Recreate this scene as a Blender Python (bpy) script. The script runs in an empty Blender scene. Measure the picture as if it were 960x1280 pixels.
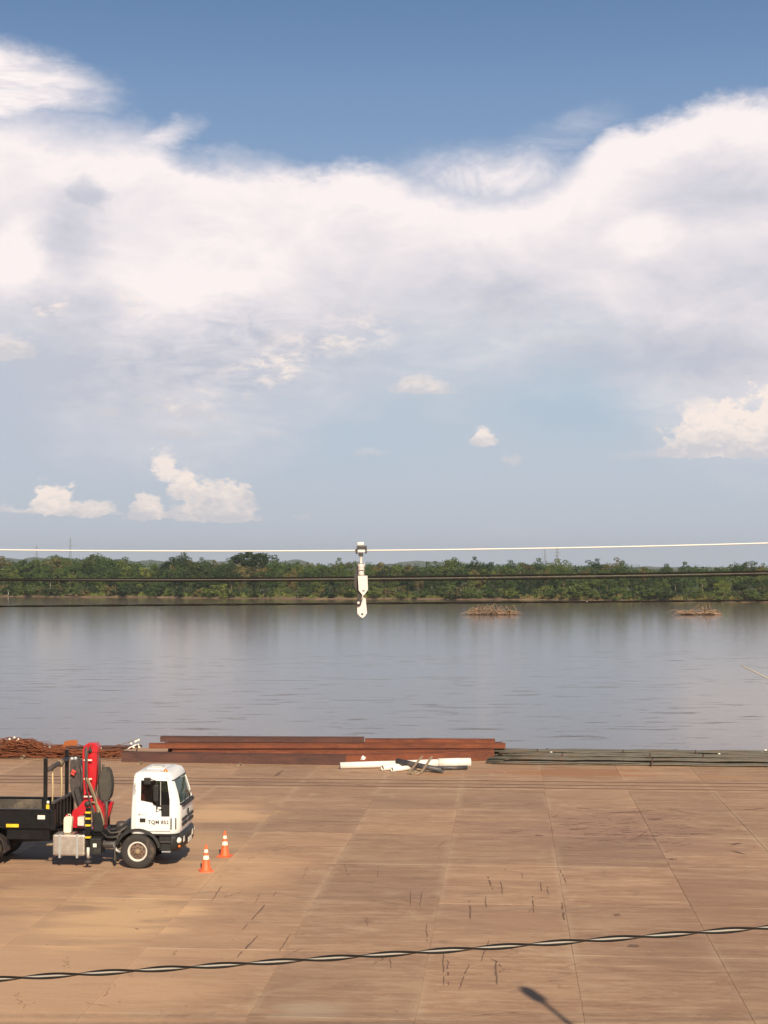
import bpy, bmesh, math, random
from mathutils import Vector, Matrix
from math import sin, cos, pi, atan2, asin, radians, tan, sqrt
random.seed(7)
S = bpy.context.scene
COL = S.collection

# ------------------------------------------------------------ camera
F = 2000.0                       # focal length in photograph pixels (960 x 1280)
HC = 8.5                         # camera height over the quay
PITCH = math.atan(68 / F)
cam = bpy.data.cameras.new('camera')
cam_o = bpy.data.objects.new('camera', cam); COL.objects.link(cam_o)
cam.sensor_fit = 'HORIZONTAL'; cam.sensor_width = 36.0
cam.lens = 36.0 * F / 960.0
cam.clip_start = 0.1; cam.clip_end = 30000
cam_o.location = (0, 0, HC)
cam_o.rotation_euler = (pi / 2 + PITCH, 0, 0)
S.camera = cam_o
S.render.resolution_x = 768; S.render.resolution_y = 1024
S.view_settings.view_transform = 'Standard'
S.view_settings.look = 'None'
EXPOSURE = 0.30
S.view_settings.exposure = EXPOSURE
S.view_settings.gamma = 1.0
S.cycles.max_bounces = 4
S.cycles.volume_bounces = 0
S.cycles.transparent_max_bounces = 16
S.cycles.use_adaptive_sampling = True

SUN_AZ = radians(13)             # the sun stands behind the camera, a little to the right
SUN_EL = radians(32)
SUN_DIR = Vector((sin(SUN_AZ) * cos(SUN_EL), -cos(SUN_AZ) * cos(SUN_EL), sin(SUN_EL)))


def ray(u, v):
    dx = (u - 480) / F; dy = (640 - v) / F
    return Vector((dx, cos(PITCH) - dy * sin(PITCH), sin(PITCH) + dy * cos(PITCH)))


def G(u, v, z=0.0):
    "point of the horizontal plane z seen at photograph pixel u, v"
    r = ray(u, v); k = (z - HC) / r.z
    return Vector((r.x * k, r.y * k, z))


def P(u, v, Y):
    r = ray(u, v); k = Y / r.y
    return Vector((r.x * k, Y, HC + r.z * k))


# ------------------------------------------------------------ small node language
class T:
    def __init__(s, nt, sock): s.nt = nt; s.s = sock
    def _m(s, op, *a, clamp=False): return mth(s.nt, op, s, *a, clamp=clamp)
    def __add__(s, o): return s._m('ADD', o)
    def __radd__(s, o): return s._m('ADD', o)
    def __sub__(s, o): return s._m('SUBTRACT', o)
    def __rsub__(s, o): return mth(s.nt, 'SUBTRACT', o, s)
    def __mul__(s, o): return s._m('MULTIPLY', o)
    def __rmul__(s, o): return s._m('MULTIPLY', o)
    def __truediv__(s, o): return s._m('DIVIDE', o)
    def max(s, o): return s._m('MAXIMUM', o)
    def min(s, o): return s._m('MINIMUM', o)
    def pow(s, o): return s._m('POWER', o)
    def clamp(s): return s._m('ADD', 0.0, clamp=True)


def put(nt, sock, val):
    if isinstance(val, T): nt.links.new(val.s, sock)
    else: sock.default_value = val


def mth(nt, op, *a, clamp=False):
    n = nt.nodes.new('ShaderNodeMath'); n.operation = op; n.use_clamp = clamp
    for i, x in enumerate(a): put(nt, n.inputs[i], x)
    return T(nt, n.outputs[0])


def sstep(nt, x, a, b, lo=0.0, hi=1.0):
    n = nt.nodes.new('ShaderNodeMapRange'); n.interpolation_type = 'SMOOTHSTEP'
    put(nt, n.inputs[0], x)
    n.inputs[1].default_value = a; n.inputs[2].default_value = b
    n.inputs[3].default_value = lo; n.inputs[4].default_value = hi
    return T(nt, n.outputs[0])


def comb(nt, x, y, z):
    n = nt.nodes.new('ShaderNodeCombineXYZ')
    for i, q in enumerate((x, y, z)): put(nt, n.inputs[i], q)
    return T(nt, n.outputs[0])


def sep(nt, v):
    n = nt.nodes.new('ShaderNodeSeparateXYZ'); put(nt, n.inputs[0], v)
    return [T(nt, n.outputs[i]) for i in range(3)]


def vmul(nt, v, k):
    n = nt.nodes.new('ShaderNodeVectorMath'); n.operation = 'MULTIPLY'
    put(nt, n.inputs[0], v)
    n.inputs[1].default_value = k if isinstance(k, (tuple, list)) else (k, k, k)
    return T(nt, n.outputs[0])


def vadd(nt, v, k):
    n = nt.nodes.new('ShaderNodeVectorMath'); n.operation = 'ADD'
    put(nt, n.inputs[0], v); put(nt, n.inputs[1], k)
    return T(nt, n.outputs[0])


def noise(nt, vec, scale, detail=4.0, rough=0.55, dist=0.0, out=0, lac=2.0):
    n = nt.nodes.new('ShaderNodeTexNoise')
    if vec is not None: put(nt, n.inputs['Vector'], vec)
    n.inputs['Scale'].default_value = scale; n.inputs['Detail'].default_value = detail
    n.inputs['Roughness'].default_value = rough; n.inputs['Distortion'].default_value = dist
    n.inputs['Lacunarity'].default_value = lac
    return T(nt, n.outputs[out])


def mix(nt, f, a, b, blend='MIX'):
    n = nt.nodes.new('ShaderNodeMix'); n.data_type = 'RGBA'; n.blend_type = blend
    put(nt, n.inputs[0], f)
    for i, x in ((6, a), (7, b)):
        if not isinstance(x, T): x = tuple(x) + ((1.0,) if len(x) == 3 else ())
        put(nt, n.inputs[i], x)
    return T(nt, n.outputs[2])


# ------------------------------------------------------------ sky
W = bpy.data.worlds.new('World'); S.world = W; W.use_nodes = True
nt = W.node_tree; nt.nodes.clear()
out = nt.nodes.new('ShaderNodeOutputWorld')
bg = nt.nodes.new('ShaderNodeBackground'); nt.links.new(bg.outputs[0], out.inputs[0])
SKY_STRENGTH = 0.05
bg.inputs['Strength'].default_value = SKY_STRENGTH
sky = nt.nodes.new('ShaderNodeTexSky'); sky.sky_type = 'NISHITA'; sky.sun_disc = False
sky.sun_elevation = SUN_EL; sky.sun_rotation = pi - SUN_AZ
sky.air_density = 1.0; sky.dust_density = 1.0; sky.ozone_density = 1.6; sky.altitude = 50
tc = nt.nodes.new('ShaderNodeTexCoord')
D = T(nt, tc.outputs['Generated'])
dx, dy, dz = sep(nt, D)
U = mth(nt, 'ARCTAN2', dx, dy) * 2.0
V = mth(nt, 'ARCSINE', dz) * 2.0


def sk(u, v):
    "photograph pixel -> sky coordinates (angle * 2: about pixels / 1000)"
    r = ray(u, v).normalized()
    return atan2(r.x, r.y) * 2.0, asin(r.z) * 2.0


Dn = vmul(nt, D, (1, 1, 1.7))
wA = noise(nt, Dn, 7.0, 3, 0.5, out=1)
wB = noise(nt, Dn, 42.0, 5, 0.62, out=1)
wC = noise(nt, Dn, 130.0, 3, 0.6, out=1)
fine = noise(nt, Dn, 64.0, 5, 0.62)
ax, ay, az_ = sep(nt, wA); bx_, by_, bz_ = sep(nt, wB); cx_, cy_, cz_ = sep(nt, wC)
Uw = U + (ax - 0.5) * 0.05 + (bx_ - 0.5) * 0.045 + (cx_ - 0.5) * 0.012
Vw = V + (ay - 0.5) * 0.02 + (by_ - 0.5) * 0.030 + (cy_ - 0.5) * 0.012
Us = U + (bx_ - 0.5) * 0.040 + (cx_ - 0.5) * 0.026
Vs = V + (by_ - 0.5) * 0.010 + (cy_ - 0.5) * 0.014


def curve(pts, x, umin=-0.62, umax=0.62, vmax=0.8):
    n = nt.nodes.new('ShaderNodeFloatCurve')
    put(nt, n.inputs['Value'], ((x - umin) / (umax - umin)).clamp())
    c = n.mapping.curves[0]
    q = [((sk(u, v)[0] - umin) / (umax - umin), sk(u, v)[1] / vmax) for u, v in pts]
    q = [(0.0, q[0][1])] + q + [(1.0, q[-1][1])]
    while len(c.points) < len(q): c.points.new(0.5, 0.5)
    for p, (a, b) in zip(c.points, q): p.location = (a, b); p.handle_type = 'AUTO'
    n.mapping.update()
    return T(nt, n.outputs[0]) * vmax


def blob(u, v, rx, ry, soft=0.6, tilt=0.0, uu=None, vv=None):
    "soft ellipse; 1 inside, falls to 0 at the rim over the given share of the radius"
    uu = uu or Uw; vv = vv or Vw
    a, b = sk(u, v)
    p = uu - a; q = vv - b
    if tilt:
        c_, s_ = cos(radians(tilt)), sin(radians(tilt))
        p, q = p * c_ + q * s_, q * c_ - p * s_
    p = p / (rx / 1000); q = q / (ry / 1000)
    r = mth(nt, 'SQRT', p * p + q * q)
    return sstep(nt, r, 1.0, 1.0 - soft)


def cumul(u, v, rx, up, down=None, soft=0.45):
    "small cumulus: base at v, rising up pixels, flat below"
    down = down or max(2.5, up * 0.22)
    a, b = sk(u, v)
    p = (Us - a) / (rx / 1000)
    q = Vs - b
    qq = q.max(0.0) / (up / 1000) + (q * -1.0).max(0.0) / (down / 1000)
    r = mth(nt, 'SQRT', p * p + qq * qq) + (fine - 0.5) * 1.5
    return sstep(nt, r, 1.0, 1.0 - soft)


top = curve([(-150, 170), (-60, 140), (0, 134), (90, 150), (190, 168), (222, 196), (300, 200), (400, 214), (450, 207), (520, 218),
             (600, 224), (655, 218), (705, 202), (735, 176), (760, 156), (800, 152), (850, 134), (900, 116), (960, 118), (1060, 150), (1160, 190)], U)
bot = curve([(-150, 470), (0, 450), (100, 505), (250, 535), (380, 480), (510, 425), (620, 430), (700, 425), (770, 450), (850, 500), (960, 535), (1100, 520)], U)
wv = (ay - 0.5) * 0.03 + (by_ - 0.5) * 0.040 + (cy_ - 0.5) * 0.010
edge = top - (V + wv)
wid_ = blob(90, 165, 210, 70, 0.9) * 0.045 + blob(610, 220, 170, 70, 0.9) * 0.05 + blob(300, 200, 120, 40, 0.9) * 0.02 + 0.018
mtop = sstep(nt, edge / wid_, -0.6, 1.1)
lowf = noise(nt, vmul(nt, D, (1, 1, 2.2)), 11.0, 4, 0.6)
lowd = V + (by_ - 0.5) * 0.05 + (lowf - 0.5) * 0.12 - bot
mbot = sstep(nt, lowd + (noise(nt, vmul(nt, D, (1, 1, 3.2)), 24.0, 5, 0.65, 0.7) - 0.5) * 0.10, -0.10, 0.09)
body = mtop * mbot * 0.94
fib = (noise(nt, vmul(nt, D, (1, 1, 4.5)), 20.0, 5, 0.66, 0.8) * 2.6 - 0.55).clamp()
tongue = (blob(30, 108, 140, 46, 0.8, -5) .max(blob(-40, 104, 170, 64, 0.6)) * (fib * 0.6 + 0.4)) * 1.0
tongue2 = blob(185, 178, 80, 26, 0.95, 22) * 0.75 * (fib * 0.6 + 0.4)
veil = blob(615, 218, 175, 50, 0.95) * (noise(nt, vmul(nt, D, (1, 1, 1.3)), 22, 5, 0.7, 0.6) * 1.9 - 0.2).clamp() * 0.95
veil2 = blob(820, 160, 130, 50, 0.95) * 0.5
wisp = blob(700, 165, 110, 30, 0.95, 18) * 0.25 * fib
body = body.max(wisp).max(tongue).max(tongue2).max(veil)

# shade of the great cloud: lavender grey hollows, warm white rims
shade = blob(85, 300, 60, 85, 0.95) * 0.62
for b_ in (blob(105, 245, 36, 26, 0.6) * 0.6, blob(900, 235, 170, 75, 0.95) * 0.62, blob(930, 350, 260, 90, 0.95) * 0.5, blob(590, 370, 260, 85, 0.95) * 0.55,
           blob(40, 470, 220, 120, 0.95) * 0.6, blob(820, 440, 260, 80, 0.9) * 0.6, blob(700, 330, 160, 90, 0.9) * 0.25, blob(90, 395, 100, 60, 0.8) * 0.5, blob(1150, 300, 200, 140, 0.9) * 0.5,
           blob(-200, 300, 200, 140, 0.9) * 0.4):
    shade = shade.max(b_)
mid = noise(nt, vmul(nt, D, (1, 1, 1.9)), 15.0, 6, 0.62, 0.5)
strk = noise(nt, vmul(nt, D, (1, 1, 3.2)), 30.0, 5, 0.65, 0.9)
reg = blob(300, 440, 300, 110, 0.9) * 0.7 + 0.13
shade = (shade + 0.17 + blob(330, 450, 260, 95, 0.9) * 0.52 + (mid - 0.5) * 1.15 - (strk - 0.5) * 1.7 * reg + (0.40 - V).max(0.0) * 1.3).clamp()
glow = sstep(nt, edge, 0.10, 0.0) * 0.35 + blob(250, 360, 120, 40, 0.9) * 0.4 + blob(560, 240, 140, 30, 0.9) * 0.5 + blob(800, 300, 60, 40, 0.9) * 0.35 + blob(10, 320, 50, 60, 0.8) * 0.5
shade = (shade - glow).clamp()
K = 1.0 / (SKY_STRENGTH * 2 ** EXPOSURE)
c_lit = (1.04 * K, 0.94 * K, 0.92 * K)
c_shd = (0.565 * K, 0.575 * K, 0.660 * K)
cc = mix(nt, shade, c_lit, c_shd)

# clear sky: the Nishita sky, thickened to a pale humid grey-blue low down
skyc = T(nt, sky.outputs[0])
air = mix(nt, sstep(nt, V, 0.50, 0.72), (0.225 * K, 0.350 * K, 0.560 * K), (0.130 * K, 0.240 * K, 0.440 * K))
clear = mix(nt, sstep(nt, V, 1.25, 0.62) * 0.92, mix(nt, 1.0, skyc, (0.95, 1.0, 1.05), 'MULTIPLY'), air)
hz = sstep(nt, V, 0.56, 0.20)
hazecol = mix(nt, sstep(nt, V, 0.0, 0.16), (0.545 * K, 0.585 * K, 0.655 * K), (0.525 * K, 0.595 * K, 0.680 * K))
clear = mix(nt, hz * 0.97, clear, hazecol)
lav = blob(60, 520, 420, 110, 0.95) * 0.5
clear = mix(nt, lav, clear, (0.535 * K, 0.565 * K, 0.66 * K))
bluew = blob(720, 505, 150, 65, 0.95) * 0.55 + blob(430, 540, 240, 80, 0.95) * 0.2
clear = mix(nt, bluew.clamp(), clear, (0.415 * K, 0.545 * K, 0.670 * K))
col = mix(nt, body.clamp(), clear, cc)

# small cumulus low over the horizon, and ragged fragments
def add_small(col, m, base_v, up, amount=1.0, warm=True):
    b = sk(480, base_v)[1]
    g = ((V - b) / (up / 1000) * 1.2 + (fine - 0.5) * 2.8 + (cy_ - 0.5) * 1.2 - 0.02).clamp()
    cl = mix(nt, g, (0.66 * K, 0.64 * K, 0.67 * K), (1.02 * K, 0.885 * K, 0.80 * K) if warm else (0.86 * K, 0.83 * K, 0.84 * K))
    return mix(nt, (m * amount).clamp(), col, cl)
rag = (noise(nt, vmul(nt, D, (1, 1, 2.4)), 44.0, 6, 0.68, 0.3) * 5.5 - 2.45).clamp()
puff = blob(425, 425, 115, 38, 0.8, 8) * rag
col = add_small(col, puff, 475, 50, 0.85)
puff = (blob(330, 462, 110, 34, 0.8, 20).max(blob(165, 372, 26, 22, 0.7)).max(blob(62, 385, 34, 20, 0.8)).max(blob(240, 505, 90, 30, 0.8))) * rag
col = add_small(col, puff, 520, 50, 0.85)
for (u, v, rx, up, am) in ((228, 546, 44, 26, .6), (135, 518, 20, 10, .75), (92, 506, 18, 7, .45), (336, 545, 32, 14, .5), (466, 567, 34, 9, .45), (378, 646, 18, 6, .5),
                           (174, 500, 22, 9, .45), (705, 428, 80, 20, .35), (800, 572, 60, 9, .35), (640, 672, 70, 20, .12), (10, 636, 28, 8, .5)):
    col = add_small(col, cumul(u, v, rx, up, soft=0.9), v, up, am, False)
m = cumul(524, 490, 50, 22, 3).max(cumul(512, 488, 18, 26, 4) * 0.0)
col = add_small(col, m, 488, 24, 0.85)
m = cumul(602, 555, 21, 24, 4).max(cumul(641, 577, 10, 16, 5) * 0.8)
col = add_small(col, m, 560, 20, 0.85)
m = cumul(10, 447, 46, 28, 4)
col = add_small(col, m, 447, 24, 0.85)
m = cumul(64, 641, 34, 42, 4, 0.25).max(cumul(98, 643, 54, 19, 3, 0.3)).max(cumul(188, 647, 32, 28, 4, 0.25)).max(cumul(20, 640, 30, 8, 3, 0.6) * 0.6)
col = add_small(col, m, 650, 34, 0.95)
m = cumul(272, 649, 66, 34, 4, 0.22).max(cumul(286, 648, 30, 54, 4, 0.25)).max(cumul(250, 640, 34, 50, 10, 0.35)).max(cumul(231, 618, 22, 36, 16, 0.4)).max(cumul(210, 590, 20, 32, 16, 0.5) * 0.9)
col = add_small(col, m, 652, 62, 0.95)
m = cumul(930, 566, 108, 70, 6, 0.2).max(cumul(1010, 566, 120, 96, 6, 0.25)).max(cumul(880, 515, 36, 24, 10, 0.6) * 0.7).max(cumul(865, 570, 40, 40, 4, 0.6) * 0.7)
col = add_small(col, m, 580, 60, 0.9)
nt.links.new(col.s, bg.inputs['Color'])
W.cycles.sampling_method = 'MANUAL'; W.cycles.sample_map_resolution = 1024

# ------------------------------------------------------------ sun
sun = bpy.data.lights.new('sun', 'SUN'); sun.energy = 5.0; sun.angle = radians(0.6)
sun.color = (1.0, 0.86, 0.66)
sun_o = bpy.data.objects.new('sun', sun); COL.objects.link(sun_o)
sun_o.rotation_euler = SUN_DIR.to_track_quat('Z', 'Y').to_euler()
sun_o.location = (30, -60, 80)


# ------------------------------------------------------------ materials
def new_mat(name):
    m = bpy.data.materials.new(name); m.use_nodes = True
    n = m.node_tree; b = n.nodes['Principled BSDF']
    return m, n, b


def wpos(n):
    g = n.nodes.new('ShaderNodeNewGeometry'); return T(n, g.outputs['Position'])


def opos(n):
    g = n.nodes.new('ShaderNodeTexCoord'); return T(n, g.outputs['Object'])


def orand(n):
    g = n.nodes.new('ShaderNodeObjectInfo'); return T(n, g.outputs['Random'])


def bump(n, b, h, strength=0.3, dist=0.02):
    k = n.nodes.new('ShaderNodeBump'); put(n, k.inputs['Height'], h)
    k.inputs['Strength'].default_value = strength; k.inputs['Distance'].default_value = dist
    n.links.new(k.outputs[0], b.inputs['Normal'])


MAT = {}
def pm(name, col, rough=0.6, metal=0.0, var=0.25, scale=6.0, dirt=None, dirt_amt=0.4, dirt_scale=2.5, bmp=0.0, spec=0.5, coat=0.0, coord='o'):
    "painted / plain material with grain, dirt patches and relief"
    if name in MAT: return MAT[name]
    m, n, b = new_mat(name)
    p = opos(n) if coord == 'o' else wpos(n)
    g = noise(n, p, scale, 6, 0.6)
    c = mix(n, (g * 1.6 - 0.3).clamp(), [x * (1 - var) for x in col], [min(1, x * (1 + var)) for x in col])
    if dirt:
        d = (noise(n, p, dirt_scale, 7, 0.68) * 4.0 - 2.0 + (dirt_amt - 0.4) * 2).clamp()
        c = mix(n, d * 0.85, c, dirt)
    put(n, b.inputs['Base Color'], c)
    put(n, b.inputs['Roughness'], (g * 0.25 + (rough - 0.12)).clamp())
    b.inputs['Metallic'].default_value = metal
    b.inputs['Specular IOR Level'].default_value = spec
    if coat: b.inputs['Coat Weight'].default_value = coat; b.inputs['Coat Roughness'].default_value = 0.12
    if bmp: bump(n, b, noise(n, p, scale * 4, 5, 0.6), bmp, 0.01)
    MAT[name] = m
    return m


A4 = radians(4.37)
SW = 3.16; SL = 5.2; S0 = 1.43; T0 = 61.5
AV = Vector((sin(A4), cos(A4), 0))      # across the quay, away from the camera
BV = Vector((cos(A4), -sin(A4), 0))     # along the quay, to the right


def ST(s, t, z=0.0): return BV * s + AV * t + Vector((0, 0, z))


def st_of(p): return p.dot(BV), p.dot(AV)


def concrete():
    m, n, b = new_mat('quay_concrete')
    p = wpos(n); x, y, z = sep(n, p)
    s = x * cos(A4) + y * (-sin(A4)); t = x * sin(A4) + y * cos(A4)
    ro = orand(n) * 37.0
    v1 = comb(n, s * 0.20, t * 1.1, ro)
    v2 = comb(n, s * 0.75, t * 4.2, ro)
    v3 = comb(n, s, t, 0.0)
    n1 = noise(n, v1, 1.0, 5, 0.6, 0.5)
    n2 = noise(n, v2, 1.0, 6, 0.65, 0.3)
    n3 = noise(n, v3, 0.16, 4, 0.55)
    n4 = noise(n, v3, 9.0, 6, 0.65)
    r = orand(n)
    base = mix(n, (n1 * 2.2 - 0.6).clamp(), (0.265, 0.146, 0.088), (0.410, 0.252, 0.152))
    n5 = noise(n, comb(n, s * 2.4, t * 9.0, ro), 1.0, 6, 0.72, 0.6)
    base = mix(n, (n2 * 5.5 - 2.6).clamp() * 0.65, base, (0.49, 0.325, 0.205))
    base = mix(n, (n5 * 6.0 - 2.8).clamp() * 0.45, base, (0.46, 0.31, 0.20))
    base = mix(n, (2.5 - n5 * 6.0).clamp() * 0.42, base, (0.19, 0.105, 0.07))
    base = mix(n, (n3 * 3.4 - 1.55).clamp() * 0.55, base, (0.255, 0.155, 0.103))
    base = mix(n, ((0.42 - n2) * 6.0).clamp() * 0.35, base, (0.25, 0.150, 0.098))
    fr = mth(n, 'FRACT', (s - S0 + 400 * SW) / SW); dj = (mth(n, 'ABSOLUTE', fr - 0.5) * -1.0 + 0.5) * SW
    jn = noise(n, comb(n, s * 0.5, t * 0.35, 1.5), 1.0, 4, 0.65)
    base = mix(n, sstep(n, dj + (n4 - 0.5) * 0.35, 0.22, 0.0) * sstep(n, jn, 0.42, 0.60) * 0.45, base, (0.47, 0.33, 0.215))
    ft = mth(n, 'FRACT', (t - T0 + 400 * SL) / SL); dt_ = (mth(n, 'ABSOLUTE', ft - 0.5) * -1.0 + 0.5) * SL
    base = mix(n, sstep(n, dt_ + (n2 - 0.5) * 0.6, 0.35, 0.0) * sstep(n, jn, 0.46, 0.62) * 0.5, base, (0.46, 0.33, 0.22))
    blot = noise(n, v3, 0.75, 7, 0.68, 0.4)
    base = mix(n, sstep(n, blot, 0.56, 0.70) * 0.45, base, (0.205, 0.118, 0.080))
    base = mix(n, sstep(n, blot, 0.44, 0.30) * 0.40, base, (0.50, 0.355, 0.235))
    speck = noise(n, v3, 3.2, 5, 0.75)
    base = mix(n, sstep(n, speck, 0.66, 0.74) * 0.5, base, (0.14, 0.085, 0.062))
    base = mix(n, sstep(n, speck, 0.33, 0.27) * 0.45, base, (0.56, 0.43, 0.31))
    # faint tyre tracks sweeping across
    for (ang, off, gap, amt) in ((8, 40.0, 1.9, .30), (-6, 52.5, 2.0, .22), (74, 3.0, 1.8, .16), (82, -7.5, 2.0, .18)):
        ca, sa = cos(radians(ang)), sin(radians(ang))
        q = t * ca - s * sa + (n3 - 0.5) * 5.0
        for o_ in (off, off + gap):
            dq = mth(n, 'ABSOLUTE', q - o_)
            base = mix(n, sstep(n, dq, 0.16, 0.08) * sstep(n, n2, 0.40, 0.60) * amt, base, (0.15, 0.095, 0.070))
    # rusty soil washed over the far strip, and drifts of orange sand
    def spot(u, v, ru, rv, col, amt, c):
        g = G(u, v); sx, tx = st_of(g)
        ku = g.y / F; kt = g.y * g.y / (F * HC)
        ps = (s - sx) / (ru * ku); pt = (t - tx) / (rv * kt)
        d = mth(n, 'SQRT', ps * ps + pt * pt) + (n3 - 0.5) * 1.4 + (n1 - 0.5) * 1.8 + (n2 - 0.5) * 0.9
        return mix(n, sstep(n, d, 1.0, 0.25) * amt, c, col)
    sand = (0.66, 0.415, 0.225)
    base = spot(60, 1200, 330, 120, (0.53, 0.335, 0.20), 0.7, base)
    base = spot(240, 1050, 110, 26, sand, 0.6, base)
    base = spot(150, 1150, 110, 42, sand, 0.75, base)
    base = spot(50, 1120, 120, 22, sand, 0.35, base)
    base = spot(270, 1018, 90, 14, sand, 0.75, base)
    base = spot(300, 1090, 90, 30, sand, 0.35, base)
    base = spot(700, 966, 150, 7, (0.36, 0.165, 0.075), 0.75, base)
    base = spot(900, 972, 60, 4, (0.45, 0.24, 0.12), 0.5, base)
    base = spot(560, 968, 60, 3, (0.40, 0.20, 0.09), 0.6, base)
    base = spot(390, 1262, 70, 14, (0.46, 0.355, 0.25), 0.6, base)
    base = spot(900, 1130, 150, 60, (0.275, 0.155, 0.098), 0.6, base)
    base = spot(770, 1040, 160, 42, (0.285, 0.165, 0.118), 0.7, base)
    base = spot(850, 1190, 120, 40, (0.27, 0.155, 0.098), 0.45, base)
    base = spot(640, 1150, 90, 20, (0.36, 0.21, 0.135), 0.5, base)
    # dark scorched streaks, densest on the upper right slabs
    g0 = G(780, 1030); s0, t0 = st_of(g0)
    dd = mth(n, 'SQRT', ((s - s0) / 4.6) * ((s - s0) / 4.6) + ((t - t0) / 5.5) * ((t - t0) / 5.5))
    area = sstep(n, dd, 1.15, 0.2)
    st_ = noise(n, comb(n, s * 1.6, t * 2.6, 9.0), 1.0, 7, 0.72, 1.4)
    marks = sstep(n, st_, 0.56, 0.66) * area * 0.9
    base = mix(n, marks, base, (0.105, 0.058, 0.042))
    st2 = noise(n, comb(n, s * 3.2, t * 1.1, 4.0), 1.0, 5, 0.7, 0.8)
    base = mix(n, sstep(n, st2, 0.68, 0.76) * 0.45, base, (0.17, 0.11, 0.08))
    base = mix(n, sstep(n, n4, 0.62, 0.75) * 0.3, base, (0.22, 0.15, 0.11))
    # each slab its own tone
    base = mix(n, 1.0, base, comb(n, r * 0.20 + 0.92, r * 0.19 + 0.925, r * 0.17 + 0.935), 'MULTIPLY')
    put(n, b.inputs['Base Color'], base)
    put(n, b.inputs['Roughness'], (n4 * 0.3 + 0.62).clamp())
    b.inputs['Specular IOR Level'].default_value = 0.3
    bump(n, b, n4 * 0.6 + n2 * 1.2 + n5 * 0.6, 0.6, 0.014)
    return m


def water_mat():
    m, n, b = new_mat('river_water')
    p = wpos(n); x, y, z = sep(n, p)
    patch = noise(n, comb(n, x * 0.006, y * 0.02, 0.0), 1.0, 4, 0.6, 0.6)
    base = mix(n, (patch * 2 - 0.5).clamp(), (0.112, 0.074, 0.050), (0.142, 0.097, 0.066))
    put(n, b.inputs['Base Color'], base)
    b.inputs['IOR'].default_value = 1.33
    b.inputs['Roughness'].default_value = 0.10
    b.inputs['Specular IOR Level'].default_value = 0.40
    r1 = noise(n, comb(n, x * 0.35, y * 0.9, 0.0), 1.0, 4, 0.6, 0.4)
    r2 = noise(n, comb(n, x * 0.05, y * 0.12, 5.0), 1.0, 3, 0.5)
    r3 = noise(n, comb(n, x * 0.16, y * 0.55, 2.0), 1.0, 5, 0.65, 0.5)
    cat = sstep(n, r3, 0.58, 0.74) * sstep(n, y, 480.0, 110.0) * sstep(n, patch, 0.40, 0.54)
    r4 = noise(n, comb(n, x * 1.6, y * 3.0, 8.0), 1.0, 3, 0.6)
    h = r1 * 0.6 + r2 * 1.2 + cat * 2.0 + r4 * sstep(n, y, 420.0, 80.0) * 0.35
    bump(n, b, h, 0.20, 0.08)
    return m


def rust_mat(name, a, bcol, c, sc=1.5):
    m, n, b = new_mat(name)
    p = opos(n); r = orand(n)
    px_, py_, pz_ = sep(n, p)
    q = comb(n, px_ * 0.5 + r * 40.0, py_, pz_ * 1.6)
    n1 = noise(n, q, sc, 7, 0.65, 0.5); n2 = noise(n, q, sc * 9, 6, 0.6)
    k = mix(n, (n1 * 2.6 - 0.8).clamp(), a, bcol)
    k = mix(n, (n2 * 3 - 1.6).clamp() * 0.6, k, c)
    k = mix(n, sstep(n, noise(n, q, sc * 2.1, 5, 0.7), 0.62, 0.72) * 0.5, k, (0.14, 0.10, 0.10))
    put(n, b.inputs['Base Color'], k); b.inputs['Roughness'].default_value = 0.85
    b.inputs['Specular IOR Level'].default_value = 0.25
    bump(n, b, n2, 0.5, 0.01)
    MAT[name] = m
    return m


def leaf_mat(name, a, bcol, trans=0.25):
    m, n, b = new_mat(name)
    p = wpos(n); r = orand(n)
    g = noise(n, p, 0.45, 4, 0.6)
    c = mix(n, (g * 2.4 - 0.7).clamp(), a, bcol)
    c = mix(n, 1.0, c, comb(n, r * 0.7 + 0.66, r * 0.45 + 0.78, r * 0.3 + 0.75), 'MULTIPLY')
    put(n, b.inputs['Base Color'], c)
    b.inputs['Roughness'].default_value = 0.6; b.inputs['Specular IOR Level'].default_value = 0.25
    tr = n.nodes.new('ShaderNodeBsdfTranslucent'); put(n, tr.inputs['Color'], c)
    mx = n.nodes.new('ShaderNodeMixShader'); mx.inputs[0].default_value = trans
    n.links.new(b.outputs[0], mx.inputs[1]); n.links.new(tr.outputs[0], mx.inputs[2])
    n.links.new(mx.outputs[0], n.nodes['Material Output'].inputs[0])
    MAT[name] = m
    return m


def glass_mat(name, tint, alpha=0.55):
    m, n, b = new_mat(name)
    b.inputs['Base Color'].default_value = (*tint, 1); b.inputs['Roughness'].default_value = 0.06
    b.inputs['IOR'].default_value = 1.5
    tr = n.nodes.new('ShaderNodeBsdfTransparent'); tr.inputs['Color'].default_value = (0.75, 0.85, 0.8, 1)
    mx = n.nodes.new('ShaderNodeMixShader'); mx.inputs[0].default_value = alpha
    n.links.new(tr.outputs[0], mx.inputs[1]); n.links.new(b.outputs[0], mx.inputs[2])
    n.links.new(mx.outputs[0], n.nodes['Material Output'].inputs[0])
    MAT[name] = m
    return m


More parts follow.
